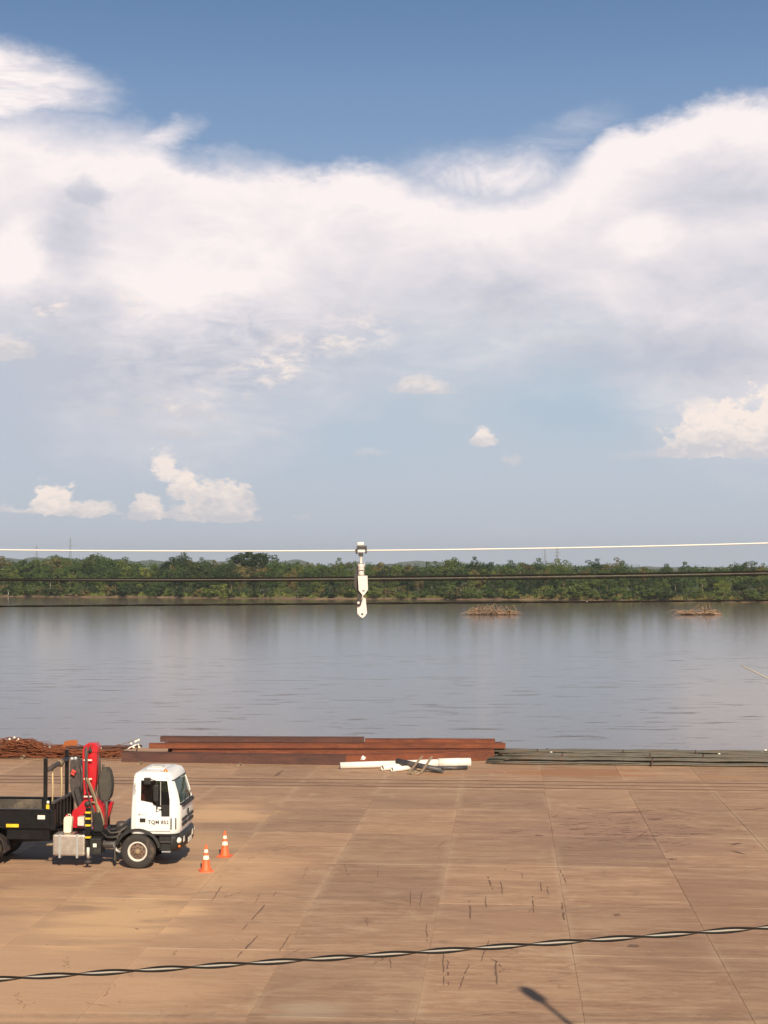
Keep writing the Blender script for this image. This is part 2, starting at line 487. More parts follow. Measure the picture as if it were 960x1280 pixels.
M_CON = concrete(); M_WAT = water_mat()
M_RUST = rust_mat('rusted_steel', (0.095, 0.034, 0.023), (0.225, 0.070, 0.034), (0.33, 0.12, 0.05))
M_RUSTD = rust_mat('dark_rusted_steel', (0.060, 0.034, 0.030), (0.115, 0.052, 0.040), (0.20, 0.075, 0.038))
M_RUSTO = rust_mat('orange_rust', (0.26, 0.075, 0.026), (0.40, 0.12, 0.035), (0.48, 0.18, 0.06))
M_REBAR = rust_mat('brown_rebar', (0.10, 0.036, 0.020), (0.23, 0.072, 0.030), (0.33, 0.12, 0.045), 3)
M_BAR = pm('grey_steel_bar', (0.115, 0.104, 0.082), 0.65, 0.2, 0.35, 3.0, (0.17, 0.09, 0.05), 0.35, 1.2)
M_DARKMETAL = pm('dark_metal', (0.05, 0.045, 0.042), 0.6, 0.3, 0.3)
M_WHITE = pm('white_truck_paint', (0.80, 0.785, 0.75), 0.38, 0, 0.03, 3.0, (0.60, 0.54, 0.45), 0.12, 1.8, coat=0.35)
M_BLACK = pm('black_truck_paint', (0.008, 0.008, 0.009), 0.32, 0, 0.35, 5.0, (0.05, 0.038, 0.028), 0.24, 2.0, spec=0.35)
M_BLACKP = pm('black_plastic', (0.020, 0.020, 0.019), 0.5, 0, 0.3, 8, (0.09, 0.07, 0.052), 0.22, 3, spec=0.35)
M_BEDIN = pm('worn_bed_steel', (0.055, 0.045, 0.036), 0.7, 0.1, 0.5, 3.0, (0.25, 0.19, 0.13), 0.42, 1.6)
M_RED = pm('red_crane_paint', (0.47, 0.012, 0.020), 0.38, 0, 0.12, 4, (0.20, 0.03, 0.02), 0.22, 3.0, coat=0.2)
M_CRANEB = pm('black_crane_paint', (0.055, 0.045, 0.042), 0.5, 0, 0.3, 6, (0.14, 0.09, 0.07), 0.3, 3)  # the jib's own black paint, also used on small truck fittings
M_HOSE = pm('rubber_hose', (0.075, 0.062, 0.05), 0.6, 0, 0.2)
M_HOSET = pm('tan_hose', (0.26, 0.185, 0.11), 0.7, 0, 0.2)
M_TYRE = pm('tyre_rubber', (0.030, 0.026, 0.023), 0.85, 0, 0.25, 8, (0.15, 0.105, 0.075), 0.35, 3)
M_RIMW = pm('white_rim_paint', (0.60, 0.56, 0.49), 0.5, 0, 0.08, 8, (0.35, 0.25, 0.17), 0.25, 6)
M_RIMB = pm('dusty_wheel_disc', (0.16, 0.10, 0.07), 0.75, 0.1, 0.35, 14, (0.10, 0.065, 0.045), 0.4, 9)
M_ALU = pm('brushed_tank_metal', (0.52, 0.46, 0.40), 0.45, 0.75, 0.15, 10, (0.30, 0.20, 0.14), 0.35, 3)
M_YEL = pm('yellow_reflector', (0.85, 0.50, 0.02), 0.5)
M_STICK = pm('pale_sticker', (0.75, 0.70, 0.60), 0.5, 0, 0.1)
M_JUG = pm('cream_plastic', (0.76, 0.68, 0.52), 0.55, 0, 0.1, 6, (0.45, 0.33, 0.2), 0.2, 5)
M_CANVAS = pm('grey_canvas', (0.060, 0.054, 0.044), 0.85, 0, 0.2, 10, (0.15, 0.12, 0.09), 0.3, 4, bmp=0.6)
M_ORANGE = pm('cone_orange', (0.90, 0.125, 0.035), 0.55, 0, 0.08, 9, (0.45, 0.13, 0.06), 0.12, 6)
M_CONEW = pm('cone_white_band', (0.85, 0.78, 0.62), 0.5, 0, 0.08, 9)
M_LAMPO = pm('orange_lens', (0.85, 0.16, 0.02), 0.25)
M_LAMPW = pm('lamp_lens', (0.75, 0.72, 0.64), 0.2)
M_SEAT = pm('red_seat_cloth', (0.62, 0.07, 0.05), 0.85)
M_INT = pm('cab_interior', (0.035, 0.032, 0.03), 0.8)
M_TEXT = pm('dark_lettering', (0.05, 0.05, 0.055), 0.6)
M_TEXTG = pm('grey_lettering', (0.36, 0.36, 0.36), 0.6)
M_ROPE = pm('tan_rope', (0.50, 0.38, 0.20), 0.9, 0, 0.2, 30)
M_PIPEW = pm('white_pipe', (0.78, 0.74, 0.68), 0.5, 0, 0.04, 2, (0.50, 0.40, 0.30), 0.2, 1.6)
M_PIPEB = pm('dark_pipe', (0.055, 0.052, 0.055), 0.5, 0, 0.3, 4, (0.18, 0.13, 0.10), 0.3, 2)
M_WOODG = pm('weathered_wood', (0.24, 0.17, 0.11), 0.9, 0, 0.35, 12)
M_DRIFT = pm('pale_driftwood', (0.25, 0.155, 0.092), 0.95, 0, 0.35, 0.8)
M_TRUNK = pm('bark', (0.15, 0.115, 0.08), 0.9, 0, 0.3, 1.5)
M_TRUNKP = pm('pale_bark', (0.24, 0.20, 0.145), 0.9, 0, 0.2, 1.5)
M_WCAB = pm('white_cable_sheath', (0.66, 0.64, 0.59), 0.45, 0, 0.06, 30)
M_BCAB = pm('black_cable_sheath', (0.010, 0.009, 0.008), 0.7, 0, 0.3, 30, spec=0.2)
M_ALC = pm('bare_aluminium_strand', (0.34, 0.305, 0.265), 0.65, 0.1, 0.12, 60)
M_RUSTC = pm('brown_strand', (0.15, 0.125, 0.115), 0.6, 0.1, 0.2, 40)
M_HANGW = pm('white_galvanised_plate', (0.66, 0.60, 0.56), 0.5, 0.1, 0.06, 40, (0.5, 0.4, 0.34), 0.12, 60)
M_STEELG = pm('galvanised_steel', (0.42, 0.42, 0.42), 0.5, 0.5, 0.15, 8)
M_PYLON = pm('pylon_steel', (0.20, 0.21, 0.22), 0.6, 0.2)
M_MUD = pm('river_mud', (0.135, 0.085, 0.055), 0.9, 0, 0.35, 0.12, (0.33, 0.235, 0.13), 0.42, 0.07, coord='w')
M_LAND = pm('scrub_ground', (0.075, 0.085, 0.035), 0.95, 0, 0.4, 0.05, (0.17, 0.13, 0.06), 0.35, 0.03, coord='w')
M_HILL = pm('wooded_hill', (0.060, 0.085, 0.040), 0.95, 0, 0.4, 0.01, coord='w')
M_RAIL = pm('worn_rail_steel', (0.12, 0.075, 0.055), 0.55, 0.4, 0.25, 5)
M_GROOVE = pm('stained_groove_shade', (0.135, 0.072, 0.045), 0.95, 0, 0.4, 2, coord='w')  # stained groove bed, flangeway shade put into the dark colour
M_SCUFF = pm('dark_scuff', (0.17, 0.098, 0.066), 0.9, 0, 0.35, 3, coord='w')
M_GLASS = glass_mat('windscreen_glass', (0.050, 0.085, 0.072), 0.72)
M_GLASSD = glass_mat('dark_side_glass', (0.01, 0.01, 0.01), 0.35)
L_DARK = leaf_mat('leaf_dark', (0.018, 0.034, 0.010), (0.055, 0.085, 0.026))
L_MID = leaf_mat('leaf_mid', (0.038, 0.066, 0.017), (0.100, 0.145, 0.038))
L_LIGHT = leaf_mat('leaf_light', (0.080, 0.110, 0.024), (0.165, 0.200, 0.052))
L_OLIVE = leaf_mat('leaf_olive', (0.085, 0.080, 0.030), (0.185, 0.155, 0.062))
L_GRASS = leaf_mat('grass_green', (0.085, 0.125, 0.025), (0.15, 0.18, 0.045))
L_DRY = leaf_mat('grass_dry', (0.24, 0.165, 0.075), (0.36, 0.235, 0.11))


# ------------------------------------------------------------ mesh builder
class MB:
    def __init__(s): s.v = []; s.f = []; s.sm = []

    def add(s, vs, fs, smooth=False):
        o = len(s.v); s.v += [tuple(x) for x in vs]
        s.f += [tuple(i + o for i in f) for f in fs]; s.sm += [smooth] * len(fs)
        return s

    def box(s, x0, x1, y0, y1, z0, z1, b=0.0):
        if x0 > x1: x0, x1 = x1, x0
        if y0 > y1: y0, y1 = y1, y0
        if z0 > z1: z0, z1 = z1, z0
        if b <= 0:
            vs = [(x, y, z) for z in (z0, z1) for y in (y0, y1) for x in (x0, x1)]
            fs = [(0, 2, 3, 1), (4, 5, 7, 6), (0, 1, 5, 4), (2, 6, 7, 3), (0, 4, 6, 2), (1, 3, 7, 5)]
            return s.add(vs, fs)
        bm = bmesh.new(); bmesh.ops.create_cube(bm, size=1)
        bmesh.ops.scale(bm, vec=(x1 - x0, y1 - y0, z1 - z0), verts=bm.verts)
        bmesh.ops.translate(bm, vec=((x0 + x1) / 2, (y0 + y1) / 2, (z0 + z1) / 2), verts=bm.verts)
        bmesh.ops.bevel(bm, geom=bm.edges[:], offset=b, segments=2, affect='EDGES', profile=0.6)
        return s.bm(bm)

    def bm(s, bm, smooth=False):
        bm.verts.ensure_lookup_table(); bm.verts.index_update()
        s.add([v.co[:] for v in bm.verts], [[v.index for v in f.verts] for f in bm.faces], smooth)
        bm.free(); return s

    def tube(s, pts, r, n=8, caps=True, smooth=True):
        pts = [Vector(p) for p in pts]
        rs = r if isinstance(r, (list, tuple)) else [r] * len(pts)
        vs, fs = [], []
        up = None
        for i, p in enumerate(pts):
            d = (pts[min(i + 1, len(pts) - 1)] - pts[max(i - 1, 0)]).normalized()
            if up is None or abs(up.dot(d)) > 0.98:
                up = Vector((0, 0, 1)) if abs(d.z) < 0.9 else Vector((1, 0, 0))
            a = (up - d * up.dot(d)).normalized(); up = a
            b = d.cross(a)
            for k in range(n):
                t = 2 * pi * k / n
                vs.append(p + (a * cos(t) + b * sin(t)) * rs[i])
        for i in range(len(pts) - 1):
            for k in range(n):
                k2 = (k + 1) % n
                fs.append((i * n + k, i * n + k2, (i + 1) * n + k2, (i + 1) * n + k))
        s.add(vs, fs, smooth)
        if caps:
            o = len(s.v) - len(vs)
            s.f.append(tuple(o + k for k in reversed(range(n)))); s.sm.append(False)
            s.f.append(tuple(o + (len(pts) - 1) * n + k for k in range(n))); s.sm.append(False)
        return s

    def cyl(s, p0, p1, r0, r1=None, n=16): return s.tube([p0, p1], [r0, r0 if r1 is None else r1], n)

    def lathe(s, prof, n=28, axis='y', c=(0, 0, 0), smooth=True):
        "prof: (radius, along) pairs"
        vs, fs = [], []
        for r, a in prof:
            for k in range(n):
                t = 2 * pi * k / n
                q = {'y': (r * cos(t), a, r * sin(t)), 'z': (r * cos(t), r * sin(t), a), 'x': (a, r * cos(t), r * sin(t))}[axis]
                vs.append((q[0] + c[0], q[1] + c[1], q[2] + c[2]))
        m = len(prof)
        for i in range(m - 1):
            for k in range(n):
                k2 = (k + 1) % n
                fs.append((i * n + k, (i + 1) * n + k, (i + 1) * n + k2, i * n + k2))
        return s.add(vs, fs, smooth)

    def prism(s, poly, y0, y1, axis='y', bev=0.0):
        "poly: (a, b) pairs in the plane across the axis"
        def q(a, b, t): return {'y': (a, t, b), 'z': (a, b, t), 'x': (t, a, b)}[axis]
        bm = bmesh.new()
        lo = [bm.verts.new(q(a, b, y0)) for a, b in poly]
        hi = [bm.verts.new(q(a, b, y1)) for a, b in poly]
        bm.faces.new(lo); bm.faces.new(list(reversed(hi)))
        n = len(poly)
        for i in range(n): bm.faces.new((lo[(i + 1) % n], lo[i], hi[i], hi[(i + 1) % n]))
        bmesh.ops.recalc_face_normals(bm, faces=bm.faces)
        if bev: bmesh.ops.bevel(bm, geom=bm.edges[:], offset=bev, segments=2, affect='EDGES')
        return s.bm(bm)

    def mesh(s, name, mat=None):
        me = bpy.data.meshes.new(name); me.from_pydata(s.v, [], s.f)
        me.polygons.foreach_set('use_smooth', s.sm)
        if mat: me.materials.append(mat)
        me.update(); return me

    def build(s, name, mat=None, parent=None, loc=None):
        o = bpy.data.objects.new(name, s.mesh(name, mat)); COL.objects.link(o)
        if parent: o.parent = parent
        if loc is not None: o.location = loc
        return o


def obj(name, me, parent=None, loc=None, rz=None, sc=None):
    o = bpy.data.objects.new(name, me); COL.objects.link(o)
    if parent: o.parent = parent
    if loc is not None: o.location = loc
    if rz is not None: o.rotation_euler = (0, 0, rz)
    if sc is not None: o.scale = sc if isinstance(sc, (tuple, Vector)) else (sc, sc, sc)
    return o


def tag(o, label=None, cat=None, group=None, kind=None):
    if label: o['label'] = label
    if cat: o['category'] = cat
    if group: o['group'] = group
    if kind: o['kind'] = kind
    return o


def empty(name, loc=(0, 0, 0), rz=0.0):
    o = bpy.data.objects.new(name, None); COL.objects.link(o)
    o.location = loc; o.rotation_euler = (0, 0, rz); o.empty_display_size = 0.2
    return o


def evaluated(o, name, mat):
    dg = bpy.context.evaluated_depsgraph_get()
    me = bpy.data.meshes.new_from_object(o.evaluated_get(dg)); me.name = name
    me.materials.clear(); me.materials.append(mat)
    return me


def drop(o):
    d = o.data; bpy.data.objects.remove(o)


# ------------------------------------------------------------ river, far bank, quay
WZ = -5.0
EDGE_T = 74.3


def bank_y(x):
    return 660 - 0.306 * x + 5 * sin(x * 0.035) + 3 * sin(x * 0.11 + 1) + 1.5 * sin(x * 0.31)


def grid(name, xs, ys, fz, mat):
    m = MB()
    vs = [(x, y(x) if callable(y) else y, fz(x, j)) for j, y in enumerate(ys) for x in xs]
    n = len(xs)
    fs = [(j * n + i, j * n + i + 1, (j + 1) * n + i + 1, (j + 1) * n + i) for j in range(len(ys) - 1) for i in range(n - 1)]
    m.add(vs, fs, True)
    return m.build(name, mat)


q0 = ST(-1400, EDGE_T); q1 = ST(1400, EDGE_T)
w = MB().add([(q0.x, q0.y - 1, WZ), (q1.x, q1.y - 1, WZ), (1400, 1500, WZ), (-1400, 1500, WZ)], [(0, 1, 2, 3)]).build('water', M_WAT)
tag(w, 'wide calm muddy grey river below the quay', kind='structure')

xs = [-1400, -900, -600, -400] + list(range(-300, 301, 3)) + [400, 600, 900, 1400]
def by(d):
    return lambda x: bank_y(x) + d
zz = [WZ - 1.5, WZ + 0.05, WZ + 0.6, WZ + 0.9, WZ + 1.3]
bk = grid('river_bank', xs, [by(-6), by(0), by(2.5), by(7), by(20)],
          lambda x, j: zz[j] + (random.uniform(-0.15, 0.55) if 0 < j < 4 else 0), M_MUD)
tag(bk, 'reddish mud bank along the far shore', kind='structure')
la = grid('far_land', xs, [by(19), by(60), by(400), lambda x: 2500, lambda x: 6800],
          lambda x, j: [WZ + 1.3, -3.2, -3.0, 1, 6][j], M_LAND)
tag(la, 'flat green land beyond the river', kind='structure')

# low wooded hills far off
def hills(x0, x1, y, base, fn, label):
    m = MB(); n = 120; vs = []
    for i in range(n + 1):
        x = x0 + (x1 - x0) * i / n; h = fn((x / y) * F + 480, i)
        for k, (dy, f) in enumerate(((-300, 0), (-150, 0.6), (0, 1.0), (300, 0.2))): vs.append((x, y + dy, base + (h - base) * f))
    fs = [(i * 4 + k, (i + 1) * 4 + k, (i + 1) * 4 + k + 1, i * 4 + k + 1) for i in range(n) for k in range(3)]
    o = m.add(vs, fs, True).build('hills', M_HILL); tag(o, label, kind='structure')
def hv(v, y): return HC + (708 - v) / F * y
hills(-1500, -200, 4200, 0, lambda u, i: hv(701 - 4 * max(0, 1 - abs(u - 60) / 130) + 1.3 * sin(i * 0.9) + random.uniform(-.7, .7), 4200), 'low blue hills beyond the left woods')
hills(-300, 1500, 4600, 0, lambda u, i: hv(709 - 8.5 * max(0, 1 - abs(u - 535) / 110) + 1.0 * sin(i * 0.7) + random.uniform(-.6, .6), 4600), 'low blue hills beyond the middle woods')

# quay: one sheet under everything, slabs on it as pieces of their own
quay = MB()
a, b_, c, d = ST(-1300, -230), ST(1300, -230), ST(1300, EDGE_T), ST(-1300, EDGE_T)
quay.add([(p.x, p.y, -0.012) for p in (a, b_, c, d)], [(0, 1, 2, 3)])
quay = quay.build('ground', M_CON); tag(quay, 'brown concrete apron of the river quay', kind='structure')
wl = MB(); e0, e1 = ST(-1300, EDGE_T), ST(1300, EDGE_T)
wl.add([(e0.x, e0.y, -0.036), (e1.x, e1.y, -0.036), (e1.x, e1.y + .4, WZ - 2), (e0.x, e0.y + .4, WZ - 2)], [(0, 1, 2, 3)])
tag(wl.build('quay_wall', M_CON), 'concrete face of the quay above the river', kind='structure')

SW = 3.16; SL = 5.2; S0 = 1.43; T0 = 61.5


def slab_mesh(w, l, seed):
    rnd = random.Random(seed)
    gx = 0.009; gy = 0.0045; b = 0.004
    x0, x1, y0, y1 = gx, w - gx, gy, l - gy
    def ring(i, z): return [(x0 + i, y0 + i, z), (x1 - i, y0 + i, z), (x1 - i, y1 - i, z), (x0 + i, y1 - i, z)]
    vs = ring(0, -0.0115) + ring(0, -b) + ring(b, 0)
    fs = [(0, 1, 5, 4), (1, 2, 6, 5), (2, 3, 7, 6), (3, 0, 4, 7), (4, 5, 9, 8), (5, 6, 10, 9), (6, 7, 11, 10), (7, 4, 8, 11), (8, 9, 10, 11)]
    return MB().add(vs, fs).mesh('slab', M_CON)


sm_in = slab_mesh(SW, SL, 1); sm_out = slab_mesh(SW, (EDGE_T - 0.02 - 64.6) / 2, 2); sm_rail = slab_mesh(SW * 2, 0.5, 3)
rs = random.Random(3)
def put_slab(me, s, t):
    o = obj('slab', me, quay, ST(s, t, rs.uniform(-0.0025, 0.0025)), -A4)
    o.rotation_euler = (rs.uniform(-.0006, .0006), rs.uniform(-.0008, .0008), -A4)
    return o
for i in range(-10, 8):
    for j in range(9):
        put_slab(sm_in, S0 + SW * i, T0 - SL * (j + 1))
    for j in range(2):
        put_slab(sm_out, S0 + SW * i, 64.6 + j * (EDGE_T - 0.02 - 64.6) / 2)
# strips between the rails
RT = (62.02, 62.93, 63.92)
for (t0, t1) in ((61.51, RT[0] - .13), (RT[0] + .13, RT[1] - .13), (RT[1] + .13, RT[2] - .13), (RT[2] + .13, 64.58)):
    me = slab_mesh(SW * 6, t1 - t0, 4)
    for i in range(-2, 2):
        o = put_slab(me, S0 + SW * 6 * i, t0); o.name = 'paving_strip'
for k, (t, lab) in enumerate(zip(RT, ('nearest to the truck', 'running between the other two', 'nearest to the river'))):
    r = empty('rail', ST(0, t, -0.008), -A4)
    tag(r, 'rusty steel rail sunk in the quay, the one ' + lab, 'rail', 'rails sunk in the quay')
    MB().box(-420, 420, -.125, .125, -0.002, 0.001).build('groove_bed', M_GROOVE, r)
    m = MB().box(-420, 420, -.035, .035, 0.0015, 0.016); m.build('rail_head', M_RAIL, r)
    m = MB().box(-420, 420, .055, .075, 0.0015, 0.011); m.build('guard_strip', M_RAIL, r)

# scuffs, gouges and scorch streaks lying on the slabs
sc = MB()
def streak(p, q, wd, rag=0.5, n=8, wob=0.015):
    p, q = Vector(p), Vector(q); dr = (q - p); L_ = dr.length; dr.normalize(); nr = Vector((-dr.y, dr.x, 0))
    a = [];
    for i in range(n + 1):
        t = i / n; off = random.uniform(-wob, wob)
        w_ = wd * random.uniform(1 - rag, 1) * (0.35 + 0.65 * sin(pi * min(1, max(0, t * .9 + .07))))
        c = p.lerp(q, t) + nr * off
        a.append((c + nr * w_ / 2, c - nr * w_ / 2))
    vs = [Vector((x.x, x.y, 0.0075)) for pr in a for x in pr]
    fs = [(2 * i, 2 * i + 1, 2 * i + 3, 2 * i + 2) for i in range(n) if random.random() > 0.13]
    sc.add(vs, fs)
for (a0, a1, b0, b1, wd) in ((346, 1115, 304, 1162, .05), (322, 1170, 296, 1197, .06), (365, 1165, 349, 1189, .035), (279, 1105, 265, 1126, .035), (609, 1094, 616, 1112, .05),
        (626, 1102, 628, 1119, .03), (587, 1126, 588, 1149, .05), (607, 1120, 608, 1140, .025), (666, 1120, 667, 1141, .035), (702, 1128, 706, 1153, .06), (533, 1155, 534, 1177, .03),
        (554, 1190, 554, 1232, .035), (560, 1200, 560, 1232, .05), (586, 1206, 574, 1237, .045), (620, 1202, 621, 1235, .055), (611, 1175, 602, 1202, .035), (513, 1114, 513, 1133, .03),
        (527, 1115, 525, 1133, .035), (546, 1060, 559, 1050, .03), (325, 1117, 318, 1130, .02), (384, 1083, 378, 1100, .02), (472, 1085, 473, 1098, .02), (652, 1091, 653, 1098, .02),
        (675, 1102, 677, 1116, .035), (684, 1108, 685, 1118, .03), (430, 1080, 436, 1096, .02), (700, 1087, 708, 1104, .03), (487, 1195, 489, 1210, .025), (169, 1160, 173, 1162, .05)):
    streak(G(a0, a1), G(b0, b1), wd)
for k in range(70):
    u = random.gauss(780, 62); v = random.gauss(1034, 13)
    if not (690 < u < 925 and 1008 < v < 1068): continue
    g = G(u, v); an = random.gauss(0, 0.25)
    L_ = random.uniform(0.15, 0.8)
    streak(g, g + Vector((cos(an) * L_, sin(an) * L_ * 2, 0)), random.uniform(.03, .12), 0.7, 7, 0.04)
for (u, v, L_, w_) in ((765, 1016, 1.1, .22), (712, 1037, .7, .22), (700, 1031, .6, .14), (668, 1044, .25, .3), (810, 1024, .5, .25), (850, 1042, 1.1, .12), (920, 1066, .12, .9), (915, 1056, .3, .3), (960, 1013, 1.1, .2),
                       (930, 1012, .8, .15), (640, 1040, .5, .08), (625, 1041, .6, .06), (797, 1045, .9, .1), (835, 1074, .3, .3), (788, 1184, .16, .35), (768, 1145, .15, .2), (828, 1065, .35, .1)):
    streak(G(u, v), G(u, v) + Vector((L_, random.uniform(-.2, .3), 0)), w_, 0.6, 7, 0.05)
for k in range(46):
    g = G(random.uniform(20, 950), 1000 + 270 * random.random() ** .8); an = random.choice((random.gauss(0, .35), random.gauss(1.6, .5)))
    L_ = random.uniform(.1, 1.3); streak(g, g + Vector((cos(an) * L_, sin(an) * L_, 0)), random.uniform(.010, .030), 0.8, 10, .03 + .05 * random.random())
for (u, v, n_, wd) in ((640, 1120, 9, .02), (215, 1110, 7, .016), (840, 1215, 8, .02), (420, 1020, 7, .03)):
    p = G(u, v); an = random.uniform(-.3, .3) + (0 if random.random() < .6 else 1.4)
    for k in range(n_):
        q = p + Vector((cos(an), sin(an), 0)) * random.uniform(.25, .7); streak(p, q, wd, .5, 5, .02); p = q; an += random.uniform(-.5, .5)
# long crack near the rails
streak(G(344, 970.5), G(353, 963), 0.16, 0.3, 6, 0.02)
tag(sc.build('scuff_marks', M_SCUFF), 'dark scuffs and scorch streaks on the concrete', kind='stuff')
# loose pebbles and crumbs
pb = MB()
for k in range(260):
    if k < 150: g = ST(random.uniform(-18, 12), random.uniform(64.8, 73), 0)
    else: g = G(random.uniform(0, 960), random.uniform(1000, 1270))
    r = random.uniform(.012, .05) * (1.2 if k < 150 else 0.7)
    vs = [(g.x + r * cos(t) * random.uniform(.7, 1.2), g.y + r * sin(t), 0.004) for t in (0, 1.26, 2.5, 3.77, 5.03)] + [(g.x, g.y, r * .8)]
    pb.add(vs, [(i, (i + 1) % 5, 5) for i in range(5)])
tag(pb.build('pebbles', M_WOODG), 'loose pebbles and crumbs on the quay', kind='stuff')


# ------------------------------------------------------------ trees
def leafball(m, c, r, n, size, rnd, flat=1.0):
    for _ in range(n):
        d = Vector((rnd.gauss(0, 1), rnd.gauss(0, 1), rnd.gauss(0, 1))).normalized()
        q = r * (0.55 + 0.5 * rnd.random())
        p = Vector(c) + Vector((d.x * q, d.y * q, d.z * q * flat))
        nrm = (d + Vector((rnd.uniform(-.8, .8), rnd.uniform(-.8, .8), rnd.uniform(-.3, 1.0)))).normalized()
        t = nrm.orthogonal().normalized(); t.rotate(Matrix.Rotation(rnd.uniform(0, 6.28), 3, nrm)); b = nrm.cross(t)
        s = size * rnd.uniform(.6, 1.35)
        m.add([p - t * s * .5, p + b * s * .32, p + t * s * .6, p - b * s * .32], [(0, 1, 2, 3)])


def crown(kind, seed):
    "crown for a tree 1 unit = 1 m, about 14 m high, trunk at the origin"
    rnd = random.Random(seed); m = MB()
    tr = MB()
    if kind == 'round': H_, R_, z0, ncl, fl, sz = 14, 5.0, 1.6, 46, .85, .55
    elif kind == 'tall': H_, R_, z0, ncl, fl, sz = 16, 3.8, 1.8, 44, 1.1, .52
    elif kind == 'umbrella': H_, R_, z0, ncl, fl, sz = 15, 8.0, 9.8, 70, .5, .6
    elif kind == 'dome': H_, R_, z0, ncl, fl, sz = 15, 7.0, 5.5, 52, .75, .62
    elif kind == 'sparse': H_, R_, z0, ncl, fl, sz = 15, 4.2, 6.0, 20, .8, .62
    elif kind == 'bush': H_, R_, z0, ncl, fl, sz = 5, 3.2, 0.2, 20, .8, .45
    cz = (H_ + z0) / 2; hz_ = (H_ - z0) / 2
    pts = []
    for _ in range(ncl):
        while True:
            x, y, z = rnd.uniform(-1, 1), rnd.uniform(-1, 1), rnd.uniform(-1, 1)
            q = x * x + y * y + z * z
            if 0.2 < q < 1: break
        f = 1.0 + 0.22 * sin(3 * atan2(y, x) + seed)
        p = (x * R_ * f, y * R_ * f, cz + z * hz_ * (1 + .15 * sin(5 * x + seed)))
        pts.append(p)
        rr = R_ * rnd.uniform(.22, .38) if kind != 'umbrella' else R_ * rnd.uniform(.14, .24)
        leafball(m, p, rr, 66 if kind != 'bush' else 52, sz, rnd, fl)
    # trunk with limbs
    lean = rnd.uniform(-.6, .6)
    if kind != 'bush':
        zt = cz if kind != 'umbrella' else z0
        path = [(0, 0, -.4), (lean * .3, 0, zt * .35), (lean * .8, .2, zt * .7), (lean, .3, zt)]
        tr.tube(path, [.38, .3, .24, .16], 7)
        for p in rnd.sample(pts, min(7, len(pts))):
            s0 = Vector(path[2]) if rnd.random() < .6 else Vector(path[3])
            mid_ = s0.lerp(Vector(p), .5) + Vector((0, 0, .6 if kind != 'umbrella' else -.3))
            tr.tube([s0, mid_, p], [.15, .10, .04], 5)
    else:
        for p in rnd.sample(pts, 4): tr.tube([(0, 0, -.2), (p[0] * .4, p[1] * .4, p[2] * .5), p], [.1, .07, .03], 5)
    return m.mesh(kind + '_crown'), tr.mesh(kind + '_trunk', M_TRUNKP if kind == 'sparse' else M_TRUNK)


LEAFS = {'dark': L_DARK, 'mid': L_MID, 'light': L_LIGHT, 'olive': L_OLIVE}
VAR = {}
def variant(kind, seed, leaf):
    key = (kind, seed, leaf)
    if key not in VAR:
        base = VAR.get((kind, seed))
        if base is None: base = VAR[(kind, seed)] = crown(kind, seed)
        me = base[0].copy(); me.materials.clear(); me.materials.append(LEAFS[leaf])
        VAR[key] = (me, base[1])
    return VAR[key]


GROUND = -3.5
def tree(x, y, h, kind, seed, leaf, label, group='trees on the far bank', wid=1.0, name='tree', cat='tree', z=GROUND):
    cr, tr = variant(kind, seed, leaf)
    nat = {'round': 14, 'tall': 16, 'umbrella': 15, 'dome': 15, 'sparse': 15, 'bush': 5}[kind] * 1.06
    s = h / nat
    r = empty(name, (x, y, z), random.uniform(0, 6.28)); r.scale = (s * wid, s * wid, s)
    tag(r, label, cat, group)
    obj('crown', cr, r); obj('trunk' if kind != 'bush' else 'stem', tr, r)
    return r


def top_v(u):
    "height of the tree line in the photograph"
    pts = [(-200, 695), (0, 696), (60, 693), (110, 692), (150, 696), (180, 698), (215, 698), (260, 699), (290, 698), (350, 699), (400, 701), (440, 697), (480, 701), (540, 702), (570, 698), (610, 699), (650, 700), (680, 698),
           (710, 702), (740, 699), (770, 702), (800, 704), (850, 705), (900, 705), (930, 702), (960, 704), (1200, 704)]
    for (a, va), (b, vb) in zip(pts, pts[1:]):
        if a <= u <= b: return va + (vb - va) * (u - a) / (b - a)
    return 704


LAB = {('round', 'dark'): 'dark green round-crowned tree', ('round', 'mid'): 'mid green round-crowned tree', ('round', 'light'): 'bright yellow-green round tree', ('round', 'olive'): 'olive brown round-crowned tree',
       ('tall', 'dark'): 'dark green narrow tall tree', ('tall', 'mid'): 'mid green narrow tall tree', ('tall', 'light'): 'bright green narrow tall tree', ('tall', 'olive'): 'olive narrow tall tree',
       ('sparse', 'light'): 'open pale-trunked tree with light leaves', ('sparse', 'mid'): 'open pale-trunked tree with green leaves'}
rt = random.Random(11)
def nearest_part(u):
    for lim, nm in ((0, 'beyond the left edge'), (50, 'at the far left'), (135, 'below the left towers'), (240, 'near the dark domed tree'), (345, 'near the flat-topped tree'), (452, 'left of the hanger'),
                    (560, 'right of the hanger'), (660, 'behind the middle driftwood'), (740, 'below the right towers'), (850, 'left of the right driftwood'), (960, 'near the right edge'), (9999, 'beyond the right edge')):
        if u < lim: return nm
ROWNAME = ('front row', 'second row', 'third row', 'back row')
